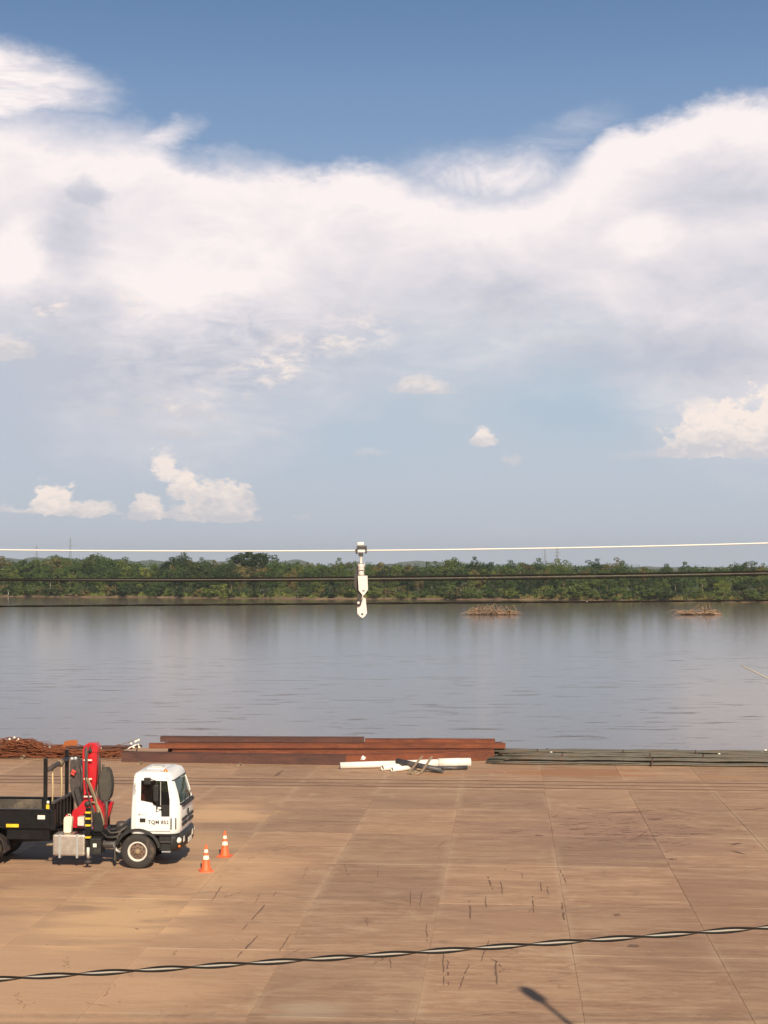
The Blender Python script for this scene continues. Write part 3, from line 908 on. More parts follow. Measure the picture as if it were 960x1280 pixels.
for row, (off, step, h0) in enumerate(((11, 6.8, 8.5), (22, 7.0, 11.0), (38, 7.5, 13.0), (58, 8, 15.5))):
    x = -215.0
    while x < 205:
        xx = x + rt.uniform(-2.5, 2.5); y = bank_y(xx) + off + rt.uniform(-4, 4)
        u = 480 + F * xx / y
        lim = HC + (708 - top_v(u)) / F * y - GROUND
        h = min(lim, lim * (0.60, 0.78, 0.92, 1.0)[row] * rt.uniform(.86, 1.08)) if row < 3 else lim * rt.uniform(.93, 1.03)
        k = rt.random()
        kind = 'round' if k < .58 else 'tall' if k < .97 else 'sparse'
        leaf = rt.choice(('dark', 'mid', 'mid', 'light', 'mid', 'dark', 'olive') if kind != 'sparse' else ('light', 'mid'))
        lab = LAB[(kind, leaf)] + ', ' + ROWNAME[row] + ', ' + nearest_part(u)
        tree(xx, y, h, kind, rt.randint(1, 4), leaf, lab, group=lab, wid=rt.uniform(1.05, 1.55))
        x += step * rt.uniform(.8, 1.25)

def at_u(u, off):
    "x, y on the far land at pixel column u, off metres behind the waterline"
    y = 680.0
    for _ in range(6): x = (u - 480) / F * y; y = bank_y(x) + off
    return x, y
for (u, v, kind, leaf, off, wid, seed, lab) in (
        (318, 686.5, 'umbrella', 'dark', 45, .98, 9, 'wide flat-topped dark tree rising above the woods left of the hanger'),
        (228, 692.5, 'dome', 'dark', 58, .85, 2, 'dark domed tree standing out of the woods at left'),
        (252, 701, 'dome', 'dark', 22, 1.0, 3, 'broad dark tree low on the bank in front of the dark dome'),
        (285, 705, 'dome', 'dark', 14, 1.1, 5, 'broad dark tree on the bank under the flat-topped tree'),
        (566, 695, 'round', 'mid', 62, 1.1, 3, 'rounded green crown standing out above the woods right of the hanger'),
        (930, 700, 'dome', 'dark', 40, 1.05, 7, 'big dark domed tree near the right end of the woods'),
        (735, 716, 'dome', 'light', 10, 1.05, 4, 'broad yellow-green tree low on the bank at the middle right'),
        (70, 692.5, 'dome', 'mid', 75, .9, 6, 'domed grey-green tree on the skyline at far left'),
        (122, 692, 'dome', 'mid', 78, 1.0, 8, 'second domed grey-green tree on the skyline at left'),
        (183, 706, 'sparse', 'light', 20, 1.1, 2, 'pale tree with bare light trunks at left'),
        (217, 704, 'tall', 'olive', 20, .9, 3, 'dry brownish tree beside the pale-trunked tree'),
        (770, 699, 'round', 'olive', 52, 1.1, 2, 'olive feathery tree on the skyline at right')):
    x, y = at_u(u, off)
    tree(x, y, HC + (708 - v) / F * y - GROUND, kind, seed, leaf, lab, wid=wid)

# bushes on the bank
x = -200.0; 
bl = {'dark': 'dark green bush', 'mid': 'green bush', 'light': 'bright green bush', 'olive': 'dry olive bush'}
while x < 195:
    y = bank_y(x) + rt.choice((rt.uniform(.2, 3), rt.uniform(3, 9))); u = 480 + F * x / y
    leaf = rt.choice(('dark', 'dark', 'mid', 'light', 'light', 'mid', 'olive'))
    tree(x, y, rt.uniform(2.4, 6.0), 'bush', rt.randint(1, 4), leaf, bl[leaf] + ' on the waterside bank, ' + nearest_part(u),
         group=bl[leaf] + ' on the waterside bank, ' + nearest_part(u), wid=rt.uniform(1.0, 1.7), name='bush', cat='bush', z=WZ + rt.uniform(.1, .7))
    x += rt.uniform(1.2, 3.2)

# the woods further back, one mass
wd = MB(); rw = random.Random(5)
for k in range(420):
    y0_ = rw.uniform(72, 420) if k > 110 else rw.uniform(66, 100); x = rw.uniform(-330, 330) * (1 + y0_ / 700)
    y = bank_y(x) + y0_; u = 480 + F * x / y
    h = (HC + (708 - top_v(u)) / F * y + 2) * rw.uniform(.84, 1.0)
    r = rw.uniform(4, 7)
    for j in range(9):
        p = (x + rw.uniform(-r, r), y + rw.uniform(-r, r), -3 + h * rw.uniform(.25 if k <= 110 else .5, .90))
        leafball(wd, p, r * .45, 26, .9, rw, .8)
tag(wd.build('distant_woods', L_MID), 'dense green woods behind the riverside trees', kind='stuff')

# grass on the bank
for (nm, mat, lo, hi, dens, lab) in (('bank_grass', L_GRASS, -400, 400, 15000, 'green grass on the far bank'), ('dry_grass', L_DRY, 20, 200, 5200, 'dry tan grass on the right of the far bank')):
    g = MB()
    for k in range(dens):
        if nm == 'bank_grass': x = rw.uniform(-215, 205); d = rw.choice((rw.uniform(.8, 4), rw.uniform(2.5, 14)))
        else:
            x = rw.choice((rw.gauss(105, 22), rw.gauss(72, 10), rw.gauss(150, 20), rw.uniform(-180, 150))); d = rw.uniform(1.0, 6)
        y = bank_y(x) + d
        zb = WZ + min(1.35, .3 + d * .3); hgt = rw.uniform(.5, 1.5) * (1.0 if nm == 'bank_grass' else 1.1)
        a_ = rw.uniform(0, pi); wx, wy = cos(a_) * .22, sin(a_) * .22; lx = rw.uniform(-.4, .4)
        g.add([(x - wx, y - wy, zb - .2), (x + wx, y + wy, zb - .2), (x + lx, y + rw.uniform(-.3, .3), zb + hgt)], [(0, 1, 2)])
    tag(g.build(nm, mat), lab, kind='stuff')

# things on and by the far shore
x, y = at_u(92, 0.0); lg = empty('fallen_log', (x, y, WZ + .8), radians(-8))
tag(lg, 'pale fallen log on the far bank at left', 'log')
MB().tube([(-2.2, 0, .3), (0, .1, .15), (1.4, .2, -.05), (2.4, .3, -.15)], [.16, .28, .33, .3], 9).build('log_stem', M_DRIFT, lg)
MB().tube([(-2.0, 0, .3), (-2.7, -.2, .8), (-3.4, -.2, 1.0)], [.12, .08, .03], 6).build('branch', M_DRIFT, lg)
x, y = at_u(11, 0.5); ps = empty('marker_post', (x, y, WZ + 0.2)); tag(ps, 'small white marker post at the far shore at left', 'post')
MB().tube([(0, 0, 0), (0, 0, 2.4)], .09, 8).build('post_shaft', M_PIPEW, ps); MB().box(-.28, .28, -.1, .1, 2.0, 2.6, .04).build('marker_board', M_PIPEW, ps)


def snag(name, uc, vb, wpx, hts, seed, label):
    "a stranded tree: root mass and bare curved branches"
    rnd = random.Random(seed)
    g = G(uc, vb, WZ); k = g.y / F; root = empty(name, (g.x, g.y, WZ)); tag(root, label, 'driftwood', 'stranded driftwood in the river')
    W2 = wpx * k / 2
    MB().tube([(-W2, 0, .1), (-W2 * .4, .3, .35), (W2 * .3, .1, .45), (W2, -.2, .2)], [.12, .3, .42, .25], 8).build('log_stem', M_DRIFT, root)
    for i in range(36):
        a = rnd.uniform(-.98, .92) * W2
        hh = 1.6 * hts(a / W2) * rnd.choice((rnd.uniform(.2, .5), rnd.uniform(.4, 1.05)))
        sp = rnd.uniform(.6, 2.6) * rnd.choice((-1, 1)); yy = rnd.uniform(-1.5, 1.5)
        pts = [(a, yy * .2, .1), (a + sp * .3, yy * .6, hh * .75), (a + sp * .8, yy, hh), (a + sp * 1.3, yy * 1.2, hh * rnd.uniform(.4, .9)), (a + sp * 1.7, yy * 1.2, hh * rnd.uniform(-.1, .5))]
        MB().tube(pts, [.16, .13, .11, .08, .04], 6).build('branch', M_DRIFT, root)
    return root
snag('driftwood', 617, 768.5, 60, lambda a: 1.7 + .7 * max(0, 1 - abs(a - .75) * 4) + .5 * max(0, 1 - abs(a + .1) * 3), 3, 'tan tangle of stranded branches in the river near the middle')
snag('driftwood', 876, 768.5, 50, lambda a: .9 + 2.0 * max(0, 1 - abs(a - .25) * 2.6), 8, 'tan stranded branches with one raised arch in the river at right')


# distant transmission towers
def pylon(u, vtop, dist, lab):
    g = P(u, vtop, dist); H_ = g.z - 2
    r = empty('transmission_tower', (g.x, g.y, 2)); tag(r, lab, 'pylon', 'far transmission towers')
    for sx in (-1, 1):
        for sy in (-1, 1): MB().tube([(sx * 3.2, sy * 3.2, 0), (sx * .9, sy * .9, H_ * .62), (sx * .4, sy * .4, H_)], .28, 4).build('leg', M_PYLON, r)
    for f in (.62, .75, .88): MB().box(-5.5, 5.5, -.35, .35, H_ * f, H_ * f + .5).build('crossarm', M_PYLON, r)
    for i in range(8):
        z0, z1 = H_ * i / 8, H_ * (i + 1) / 8; w0 = 3.2 * (1 - i / 8) + .5; w1 = 3.2 * (1 - (i + 1) / 8) + .5; s_ = 1 if i % 2 else -1
        MB().tube([(-w0 * s_, -w0, z0), (w1 * s_, -w1, z1)], .2, 4).build('brace', M_PYLON, r)
pylon(696.5, 683, 2400, 'taller grey lattice tower beyond the woods at right')
pylon(681, 687, 3200, 'fainter grey lattice tower left of the taller one at right')
pylon(88, 672, 3000, 'faint grey lattice tower above the left woods')
pylon(46, 681, 3600, 'smallest faint lattice tower at far left')


# ------------------------------------------------------------ steel stock along the quay edge
def ibeam(p, q, z, h, w, mat, label, name='steel_beam', z1=None):
    p = Vector((p.x, p.y, z)); q = Vector((q.x, q.y, z if z1 is None else z1)); d = q - p; L_ = d.length
    r = empty(name, p, atan2(d.y, d.x)); r.rotation_euler = (0, -asin(d.z / L_), atan2(d.y, d.x)); tag(r, label, 'steel beam', 'rusty steel beams stacked at the quay edge')
    t = .03
    bow = random.uniform(-.03, .03)
    def pl(nm, y0, y1, z0, z1):
        m = MB(); n = 10; vs = []
        for i in range(n + 1):
            x = L_ * i / n; b = bow * sin(pi * i / n)
            vs += [(x, y0 + b, z0), (x, y1 + b, z0), (x, y1 + b, z1), (x, y0 + b, z1)]
        fs = [(i * 4 + k, (i + 1) * 4 + k, (i + 1) * 4 + (k + 1) % 4, i * 4 + (k + 1) % 4) for i in range(n) for k in range(4)] + [(0, 1, 2, 3), (n * 4 + 3, n * 4 + 2, n * 4 + 1, n * 4)]
        m.add(vs, [tuple(reversed(f)) for f in fs]).build(nm, mat, r)
    pl('flange', 0, w, 0, t); pl('flange', 0, w, h - t, h)
    pl('web', .012, .012 + t, t, h - t)
    return r
def gz(u, v, z): return G(u, v, z)
# front layer
ibeam(G(152, 952.5), G(432, 956.6), .0, .43, .34, M_RUSTD, 'dark rusty beam at the front left foot of the stack')
ibeam(G(430, 955.0), G(617, 950.5), .0, .38, .34, M_RUST, 'reddish rusty beam at the front right foot of the stack', z1=.02)
ibeam(G(215, 949.3), G(618, 948.6), .02, .37, .34, M_RUST, 'rusty beam behind the front feet of the stack')
ibeam(G(186, 947.0), G(632, 946.0), .40, .22, .34, M_RUST, 'rusty beam of the middle layer, longest to the right end', z1=.37)
ibeam(G(205, 945.5), G(604, 945.7), .385, .22, .30, M_RUSTD, 'dark rusty beam lying inside the middle layer', z1=.36)
ibeam(G(200, 944.8), G(455, 945.4), .625, .235, .34, M_RUSTD, 'dark rusty beam at the top left of the stack', z1=.61)
ibeam(G(456, 945.3), G(619, 945.4), .61, .16, .34, M_RUST, 'reddish rusty beam at the top right of the stack', z1=.595)
ibeam(G(210, 942.5), G(628, 942.5), .0, .52, .28, M_RUSTD, 'tall rusty beam at the back of the stack')
for u_, v_, lb in ((176, 954.6, 'left end'), (300, 956.6, 'left middle'), (612, 952.4, 'right end')):
    o = empty('timber_packer', G(u_, v_), -A4); tag(o, 'short timber packer by the foot of the beam stack, ' + lb, 'timber', 'timber packers by the beams')
    MB().box(-.07, .07, -.5, .10, .004, .09, .01).build('packer_wood', M_WOODG, o)
# paint marks on the top right beam
wm = empty('chalk_marks', G(480, 946) + Vector((0, 0, .9))); 
mk = MB(); 
for u in (463, 472, 480, 485, 500, 519, 523, 531, 537):
    g = P(u, 931.5, 0.1); y_ = G(u, 945.35).y - .004; g = P(u, 930.5 + (u - 463) * .012, y_)
    for j in range(3): mk.box(g.x + random.uniform(-.09, .05), g.x + random.uniform(.05, .12), y_ - .02, y_ - .008, g.z + random.uniform(-.07, 0), g.z + random.uniform(.02, .05))
bpy.data.objects.remove(wm)
tag(mk.build('paint_marks', M_STICK), 'white paint marks on the top beam', kind='stuff')

# white and dark pipes with two boards
def pipe(name, p, q, r, mat, label, cat='pipe', socket=False, wall=.018, group=None):
    p, q = Vector(p), Vector(q); d = (q - p); L_ = d.length
    o = empty(name, p, atan2(d.y, d.x)); o.rotation_euler = (0, -asin(d.z / L_), atan2(d.y, d.x)); tag(o, label, cat, group)
    m = MB().lathe([(r - wall, 0), (r, 0), (r, L_), (r - wall, L_), (r - wall, 0)], 20, 'x'); m.build('pipe_shell', mat, o)
    if socket: MB().lathe([(r + .001, -.0), (r + .035, .0), (r + .035, .9), (r + .001, 1.0)], 20, 'x', (L_ - 2.1, 0, 0)).build('collar', mat, o)
    return o
PGR = 'pipes lying in front of the beams'
def gp(u, v, z): g = G(u, v); return Vector((g.x, g.y, z))
pipe('pipe', gp(425, 961.5, .15), gp(500, 959.5, .16), .14, M_PIPEW, 'long white pipe with its open end at the left', group=PGR)
pipe('pipe', gp(478, 963.8, .13), gp(520, 960.5, .14), .12, M_PIPEW, 'short white pipe poking out under the dark pipe', group=PGR)
pipe('pipe', gp(490, 965.2, .11), gp(518, 962.5, .12), .10, M_PIPEW, 'thin white pipe stub nearest the rails', group=PGR)
pipe('pipe', gp(500, 960.5, .17), gp(550, 959.3, .19), .165, M_PIPEW, 'white pipe of the middle, between the long one and the thick one', group=PGR)
pipe('pipe', gp(548, 959.5, .2), gp(588, 958.8, .2), .19, M_PIPEW, 'thickest white pipe, at the right end of the pipes', group=PGR)
pipe('pipe', gp(496, 962.0, .36), gp(553, 966.8, .12), .115, M_PIPEB, 'black pipe lying across the white pipes', group=PGR)
pipe('pipe', gp(545, 963.0, .09), gp(584, 962.0, .09), .085, M_PIPEB, 'thin dark pipe under the right white pipe', group=PGR)
for (a, b, lab) in (((510, 968.0, .03), (528, 951.0, .62), 'grey board leaning on the black pipe, the left one'), ((526, 967.5, .03), (540, 951.5, .60), 'grey board leaning on the black pipe, the right one')):
    p = gp(a[0], a[1], a[2]); q = P(b[0], b[1] - 6, p.y + .9)
    d = q - p; o = empty('board', p); o.rotation_mode = 'QUATERNION'; o.rotation_quaternion = d.to_track_quat('X', 'Z'); tag(o, lab, 'board', 'boards leaning on the pipes')
    MB().box(0, d.length, -.05, .05, -.02, .02, .006).build('plank', M_WOODG, o)
o = empty('rubble_lump', gp(519, 968.5, 0)); tag(o, 'grey lump of rubble between the leaning boards', 'rubble')
bm = bmesh.new(); bmesh.ops.create_icosphere(bm, subdivisions=2, radius=.2)
for v_ in bm.verts: v_.co *= random.uniform(.75, 1.15); v_.co.z = v_.co.z * .6 + .08
MB().bm(bm).build('stone', M_WOODG, o)
o = empty('rag', gp(453, 960.0, .29)); tag(o, 'small crumpled white rag on the long white pipe', 'rag')
bm = bmesh.new(); bmesh.ops.create_icosphere(bm, subdivisions=2, radius=.1)
for v_ in bm.verts: v_.co *= random.uniform(.6, 1.25); v_.co.z = v_.co.z * 1.1 + .12; v_.co.x += v_.co.z * .3
MB().bm(bm).build('cloth', M_PIPEW, o)

# bundles of steel bars at right
def bar_bundle(p, q, n, r, spread, lab, ties, zb=0.0, seed=1, mat=None):
    rnd = random.Random(seed); d = q - p; L_ = d.length
    o = empty('bar_bundle', Vector((p.x, p.y, zb)), atan2(d.y, d.x)); tag(o, lab, 'steel bars', 'bundles of grey steel bars')
    for k in range(n):
        y = rnd.uniform(-spread, spread); z = r + rnd.choice((0, 0, 1, 2, 3)) * r * 1.8
        x0 = rnd.uniform(-.5, .6); x1 = L_ + rnd.uniform(-.9, .6); ph = rnd.uniform(0, 6); am = rnd.uniform(.02, .06)
        pts = [(x0 + (x1 - x0) * i / 14, y + am * sin(i * .7 + ph), z + abs(am * .8 * sin(i * .9 + ph))) for i in range(15)]
        MB().tube(pts, r, 6).build('bar', mat or M_BAR, o)
    for x in ties:
        MB().tube([(x - .1, -spread - .22, .02), (x - .02, -spread - .04, r * 7.5), (x + .05, spread, r * 7.5)], .03, 6).build('tie', M_RUSTD, o)
def yz(u, v): return G(u, v)
bar_bundle(yz(622, 954.5), yz(1010, 958.5), 26, .036, .34, 'grey-green bar bundle at the front, nearest the rails', (6.6, 12.0), seed=1)
bar_bundle(yz(640, 949.5), yz(1010, 953.0), 26, .036, .36, 'grey-green bar bundle of the middle', (2.2, 6.0, 8.3), .0, seed=2)
bar_bundle(yz(618, 945.5), yz(1010, 948.5), 28, .038, .40, 'grey-green bar bundle at the back by the water', (1.9, 5.7, 8.9), .0, seed=3)
bar_bundle(yz(600, 942.5), yz(960, 945.0), 18, .030, .35, 'thin bar bundle along the quay edge', (3.0, 8.8), .0, seed=4)
bun = [q for q in COL.objects if q.name.startswith('bar_bundle')][2]
for (u, v) in ((953, 946), (957, 943), (899, 948), (689, 946)):
    g = G(u, v + 2);     MB().lathe([(.001, .10), (.05, .09), (.06, .03), (.06, -.03), (.001, -.03)], 10, 'z').build('tie_cap', M_CONEW, bun, bun.matrix_basis.inverted() @ (g + Vector((0, 0, .2))))

# tangled rusty rebar at left
rb = MB(); caps = MB(); rr = random.Random(21)
def hpile(u):
    pts = [(-80, .8), (0, .62), (20, .72), (45, .66), (50, .45), (60, .3), (70, .25), (76, .3), (92, .3), (95, .22), (110, .2), (140, .28), (160, .4), (170, .5), (176, .3)]
    for (a, va), (b, vb) in zip(pts, pts[1:]):
        if a <= u <= b: return va + (vb - va) * (u - a) / (b - a)
    return .3
for k in range(420):
    u = rr.uniform(-110, 150); L_ = rr.uniform(1.2, 5.0)
    g = G(u, rr.uniform(941, 948)); hh = hpile(u) * rr.uniform(.1, 1.0); an = rr.gauss(-A4, .12)
    n = 7; ph = rr.uniform(0, 6); am = rr.uniform(.02, .15)
    pts = []
    for i in range(n):
        xx = L_ * i / (n - 1); uu = u + xx * 28
        z = min(hh, hpile(uu)) + am * sin(i * 1.3 + ph)
        pts.append((g.x + xx * cos(an), g.y + xx * sin(an) + am * cos(i + ph), max(.03, z)))
    if pts[-1][0] < G(173, 943).x: rb.tube(pts, rr.uniform(.010, .019), 5)
for k in range(60):
    u = rr.uniform(-100, 60); g = G(u, rr.uniform(942, 947)); r_ = rr.uniform(.15, .35)
    pts = [(g.x + r_ * cos(t * 1.05) * 1.4, g.y + t * .08, max(.03, hpile(u) * .6 + r_ * sin(t * 1.05))) for t in range(7)]
    rb.tube(pts, .011, 5)
heap = rb.build('rebar_pile', M_REBAR); tag(heap, 'tangled heap of rusty reinforcing bars at the quay edge behind the truck', kind='stuff')
for k, (u, v) in enumerate([(18, 922), (12, 924), (21, 926.5), (23, 924), (8.5, 927.5), (2, 927.5), (1, 931), (56, 934), (62, 934), (34.5, 940.5), (65, 942.5), (69, 940), (81, 941), (126, 935), (164, 929.5), (169, 927), (174, 934), (173, 931), (167, 934.5), (171, 926), (173.5, 925)]):
    y_ = G(u, 944).y; g = P(u, v, y_ - .3)
    s_ = rr.uniform(.035, .062)
    MB().lathe([(.001, s_), (s_ * .8, s_ * .7), (s_, 0), (s_ * .8, -s_ * .7), (.001, -s_)], 8, 'z').build('bar_tip', M_CONEW, heap, g)  # small white lumps at the bar ends
o = empty('bent_sheet', G(83, 944)); o.scale = (.8, .8, .68); tag(o, 'bent rusty steel sheet standing on the bar heap', 'steel sheet')
MB().add([(-.3, 0, .25), (.45, .1, .2), (.62, .2, .95), (.3, .1, 1.0), (-.1, -.05, .92), (-.3, 0, .25), (-.3, .04, .25), (.45, .14, .2), (.62, .24, .95), (.3, .14, 1.0), (-.1, -.01, .92)],
         [(0, 1, 2, 3, 4), (6, 10, 9, 8, 7), (0, 6, 7, 1), (1, 7, 8, 2), (2, 8, 9, 3), (3, 9, 10, 4), (4, 10, 6, 0)]).build('plate', M_RUSTO, o)
o = empty('timber_prop', G(27, 949)); tag(o, 'dark timber lying aslant before the rusty heap at left', 'timber')
g1 = G(48, 941) - G(27, 949); MB().tube([(0, 0, .08), (g1.x * .5, g1.y * .5, .12), (g1.x, g1.y, .3)], .09, 7).build('beam_wood', M_WOODG, o)
o = empty('white_bar_end', G(150, 946)); tag(o, 'pale pole jutting up at the right tip of the rusty heap', 'pole')
MB().tube([(.3, 0, .30), (.42, 0, .40), (.58, 0, .48), (.74, 0, .54)], .028, 7).build('pole_shaft', M_PIPEW, o)
bar_bundle(G(95, 944.5), G(163, 944.0), 14, .05, .25, 'dark rusty bar bundle at the right end of the rusty heap', (2.8,), .05, seed=9, mat=M_RUSTD)


# ------------------------------------------------------------ cones
def cone(u, v, lab):
    g = G(u, v); r = empty('traffic_cone', g, random.uniform(-.3, .3)); tag(r, lab, 'traffic cone', 'traffic cones by the truck')
    m = MB().box(-.185, .185, -.185, .185, .0, .035, .01); m.build('base', M_ORANGE, r)
    H_ = .70; rad = lambda z: .135 + (.026 - .135) * z
    def seg(nm, a, b, mat, extra=0.0):
        MB().lathe([(rad(a) + extra, .035 + a * H_), (rad((a + b) / 2) + extra, .035 + (a + b) / 2 * H_), (rad(b) + extra, .035 + b * H_)], 24, 'z').build(nm, mat, r)
    MB().lathe([(rad(0) + .02, .035), (rad(0), .06), (rad(.5), .035 + .5 * H_), (rad(1), .035 + H_), (rad(1) - .01, .04 + H_), (.012, .02 + H_)], 24, 'z').build('body', M_ORANGE, r)
    seg('white_band', .43, .58, M_CONEW, .003); seg('white_band', .70, .82, M_CONEW, .003)
cone(257.5, 1089, 'orange and white traffic cone nearer the camera')
cone(281, 1070.5, 'orange and white traffic cone farther right, behind the other')

# ------------------------------------------------------------ the truck
TY = radians(-4.0)
g = G(171.5, 1086.5)
TX = Vector((cos(TY), sin(TY), 0)); TN = Vector((-sin(TY), cos(TY), 0))
TR = Vector((g.x, g.y, 0)) + TN * 1.15
truck = empty('crane_truck', TR, TY)
tag(truck, 'white cab truck with black flatbed and folded red loader crane', 'truck')


def L(u, v, yl=-1.15):
    "truck-local x, z of the point at photograph pixel u, v in the lengthwise plane yl"
    r = ray(u, v); o = Vector((0, 0, HC)) - TR
    k = (yl - o.dot(TN)) / r.dot(TN); p = o + r * k
    return p.dot(TX), p.z


def Lp(pts, yl): return [L(u, v, yl) for u, v in pts]


def rrect(xb, xf, hw, rb_, rf, z, nose=0.0, n=6):
    "rounded rectangle section of the cab; nose bows the front"
    pts = []
    for (cx, cy, r, a0) in ((xf - rf, -hw + rf, rf, -90), (xf - rf, hw - rf, rf, 0), (xb + rb_, hw - rb_, rb_, 90), (xb + rb_, -hw + rb_, rb_, 180)):
        for k in range(n + 1):
            t = radians(a0 + 90 * k / n)
            x, y = cx + r * cos(t), cy + r * sin(t)
            if cx > 0.3: x -= nose * (y / hw) ** 2
            pts.append((x, y, z))
    return pts


def loft(secs):
    m = MB(); n = len(secs[0]); vs = [p for s_ in secs for p in s_]
    fs = [(i * n + k, i * n + (k + 1) % n, (i + 1) * n + (k + 1) % n, (i + 1) * n + k) for i in range(len(secs) - 1) for k in range(n)]
    fs += [tuple(reversed(range(n))), tuple((len(secs) - 1) * n + k for k in range(n))]
    return m.add(vs, fs, True)


CXB, CXF, CHW = -0.21, 1.22, 1.12
secs_out = [(CXB, 1.17, 1.08, .10, .30, 0.98), (CXB - .01, 1.21, 1.11, .10, .30, 1.10), (CXB, CXF, CHW, .10, .30, 1.45), (CXB + .01, CXF - .01, CHW, .10, .29, 1.72), (CXB + .03, 1.12, 1.09, .10, .27, 2.10),
            (CXB + .05, 1.0, 1.065, .11, .26, 2.46), (CXB + .06, .96, 1.045, .12, .25, 2.58), (CXB + .09, .90, 1.0, .14, .24, 2.655), (CXB + .18, .78, .88, .16, .22, 2.70)]
so = [rrect(a, b, c, d, e, z, .05) for a, b, c, d, e, z in secs_out]
si = [rrect(a + .05, b - .05, c - .05, d, e, z + (.06 if i == 0 else -.05 if i > 5 else 0), .05) for i, (a, b, c, d, e, z) in enumerate(secs_out)]
shell = loft(so).build('tmp_shell', M_WHITE); inner = loft(si).build('tmp_inner', M_WHITE)
win = [L(176, 975.5, -1.1), L(208.5, 976.5, -1.1), L(212, 1000, -1.12), L(212, 1021, -1.12), L(201.5, 1021, -1.12), L(201, 1009, -1.12), L(196, 1009, -1.12), L(190, 1004, -1.12), L(175.5, 1001, -1.12)]
wc = MB().prism(win, -1.6, 1.6).build('tmp_win', M_WHITE)
# windscreen opening: slanted prism seen from the front
ws = MB().prism([(-.86, 1.80), (.86, 1.80), (.80, 2.45), (-.80, 2.45)], .72, 2.0, axis='x').build('tmp_ws', M_WHITE)
# second cutter keeps the corner pillars: opening reaches round the corner a little
for c_ in (inner, wc, ws):
    md = shell.modifiers.new('b', 'BOOLEAN'); md.operation = 'DIFFERENCE'; md.object = c_; md.solver = 'EXACT'
bpy.context.view_layer.update()
cabme = evaluated(shell, 'cab_shell', M_WHITE)
for o in (shell, inner, wc, ws): drop(o)
for p_ in cabme.polygons: p_.use_smooth = True
cab = obj('cab', cabme, truck)
mdn = cab.modifiers.new('split', 'EDGE_SPLIT'); mdn.split_angle = radians(38)


def part(nm, mb, mat, par=None, lab=None):
    o = mb.build(nm, mat, par or truck)
    if lab: o['label'] = lab
    return o


def loft_at(z, inset):
    for i in range(len(secs_out) - 1):
        a, b = secs_out[i], secs_out[i + 1]
        if a[5] <= z <= b[5]:
            f = (z - a[5]) / (b[5] - a[5]); s_ = [a[k] + (b[k] - a[k]) * f for k in range(5)]
            return rrect(s_[0] + inset, s_[1] - inset, s_[2] - inset, s_[3], s_[4], z, .05)
# windscreen pane follows the front of the loft
zs = [1.78 + .70 * k / 6 for k in range(7)]
rows = []
for z in zs:
    q = [p for p in loft_at(z, .022) if p[0] > .6]
    q.sort(key=lambda p: p[1]); rows.append([p for p in q if abs(p[1]) < 1.04])
n_ = min(len(r_) for r_ in rows); m = MB(); vs = [p for r_ in rows for p in r_[:n_]]
m.add(vs, [(i * n_ + k, i * n_ + k + 1, (i + 1) * n_ + k + 1, (i + 1) * n_ + k) for i in range(len(rows) - 1) for k in range(n_ - 1)], True)
wsn = part('windscreen', m, M_GLASS, cab)
fr = MB()
for z, rr_ in ((1.785, .022), (2.455, .018)):
    q = sorted([p for p in loft_at(z, -.004) if p[0] > .55 and abs(p[1]) < .96], key=lambda p: p[1]); fr.tube(q, rr_, 6)
part('windscreen_seal', fr, M_BLACKP, cab)
for sgn in (-1, 1):
    part('side_window', MB().prism(win, sgn * 1.055 - .004, sgn * 1.055 + .004), M_GLASSD, cab)
    part('window_divider', MB().box(*(L(200.2, 1000, -1.1)[0], L(201.2, 1000, -1.1)[0]), sgn * 1.09 - .01, sgn * 1.09 + .01, 1.78, 2.44), M_STEELG, cab)
# black lower corner trim of the front window
lx0, _ = L(201.5, 1015, -1.12); lx1, _ = L(212, 1015, -1.12)
for sgn in (-1, 1):
    part('corner_trim', MB().box(lx0 + .005, lx1 - .005, sgn * 1.09 - .008, sgn * 1.09 + .008, 1.45, 1.80), M_BLACKP, cab)
    # door outline grooves
    dg = MB(); y_ = sgn * 1.1215
    for (x0, x1, z0, z1) in ((-.085, -.070, 1.12, 1.98), (.915, .928, 1.05, 1.46), (-.085, .925, 1.06, 1.072)): dg.box(x0, x1, y_ - .003, y_ + .003, z0, z1)
    part('door_seam', dg, M_TEXTG, cab)
    hx, hz = L(177.5, 1025.5, -1.12)
    part('door_handle', MB().box(hx - .065, hx + .10, sgn * 1.125 - .012, sgn * 1.125 + .012, hz - .05, hz + .06, .01), M_BLACKP, cab)
# seats, dash, wheel
for sy in (-.55, .5):
    part('seat_cushion', MB().box(.02, .5, sy - .25, sy + .25, 1.40, 1.55, .04), M_SEAT)
    part('seat_backrest', MB().box(-.05, .12, sy - .25, sy + .25, 1.5, 2.08, .05), M_SEAT)
    part('headrest', MB().box(-.02, .1, sy - .14, sy + .14, 2.1, 2.28, .04), M_SEAT)
part('dashboard', MB().prism([(.80, 1.15), (1.08, 1.15), (1.08, 1.72), (.92, 1.74), (.72, 1.62)], -1.0, 1.0), M_INT)
part('rear_trim', MB().box(-.13, -.11, -1.0, 1.0, 1.1, 2.5), M_INT); part('cab_floor', MB().box(-.1, 1.0, -1.0, 1.0, 1.06, 1.09), M_INT)
sw_ = MB(); sw_.tube([(.60 + .09 * cos(t * .524), .5 + .21 * sin(t * .524), 1.80 + .19 * cos(t * .524)) for t in range(13)], .016, 6); part('steering_wheel', sw_, M_SEAT)

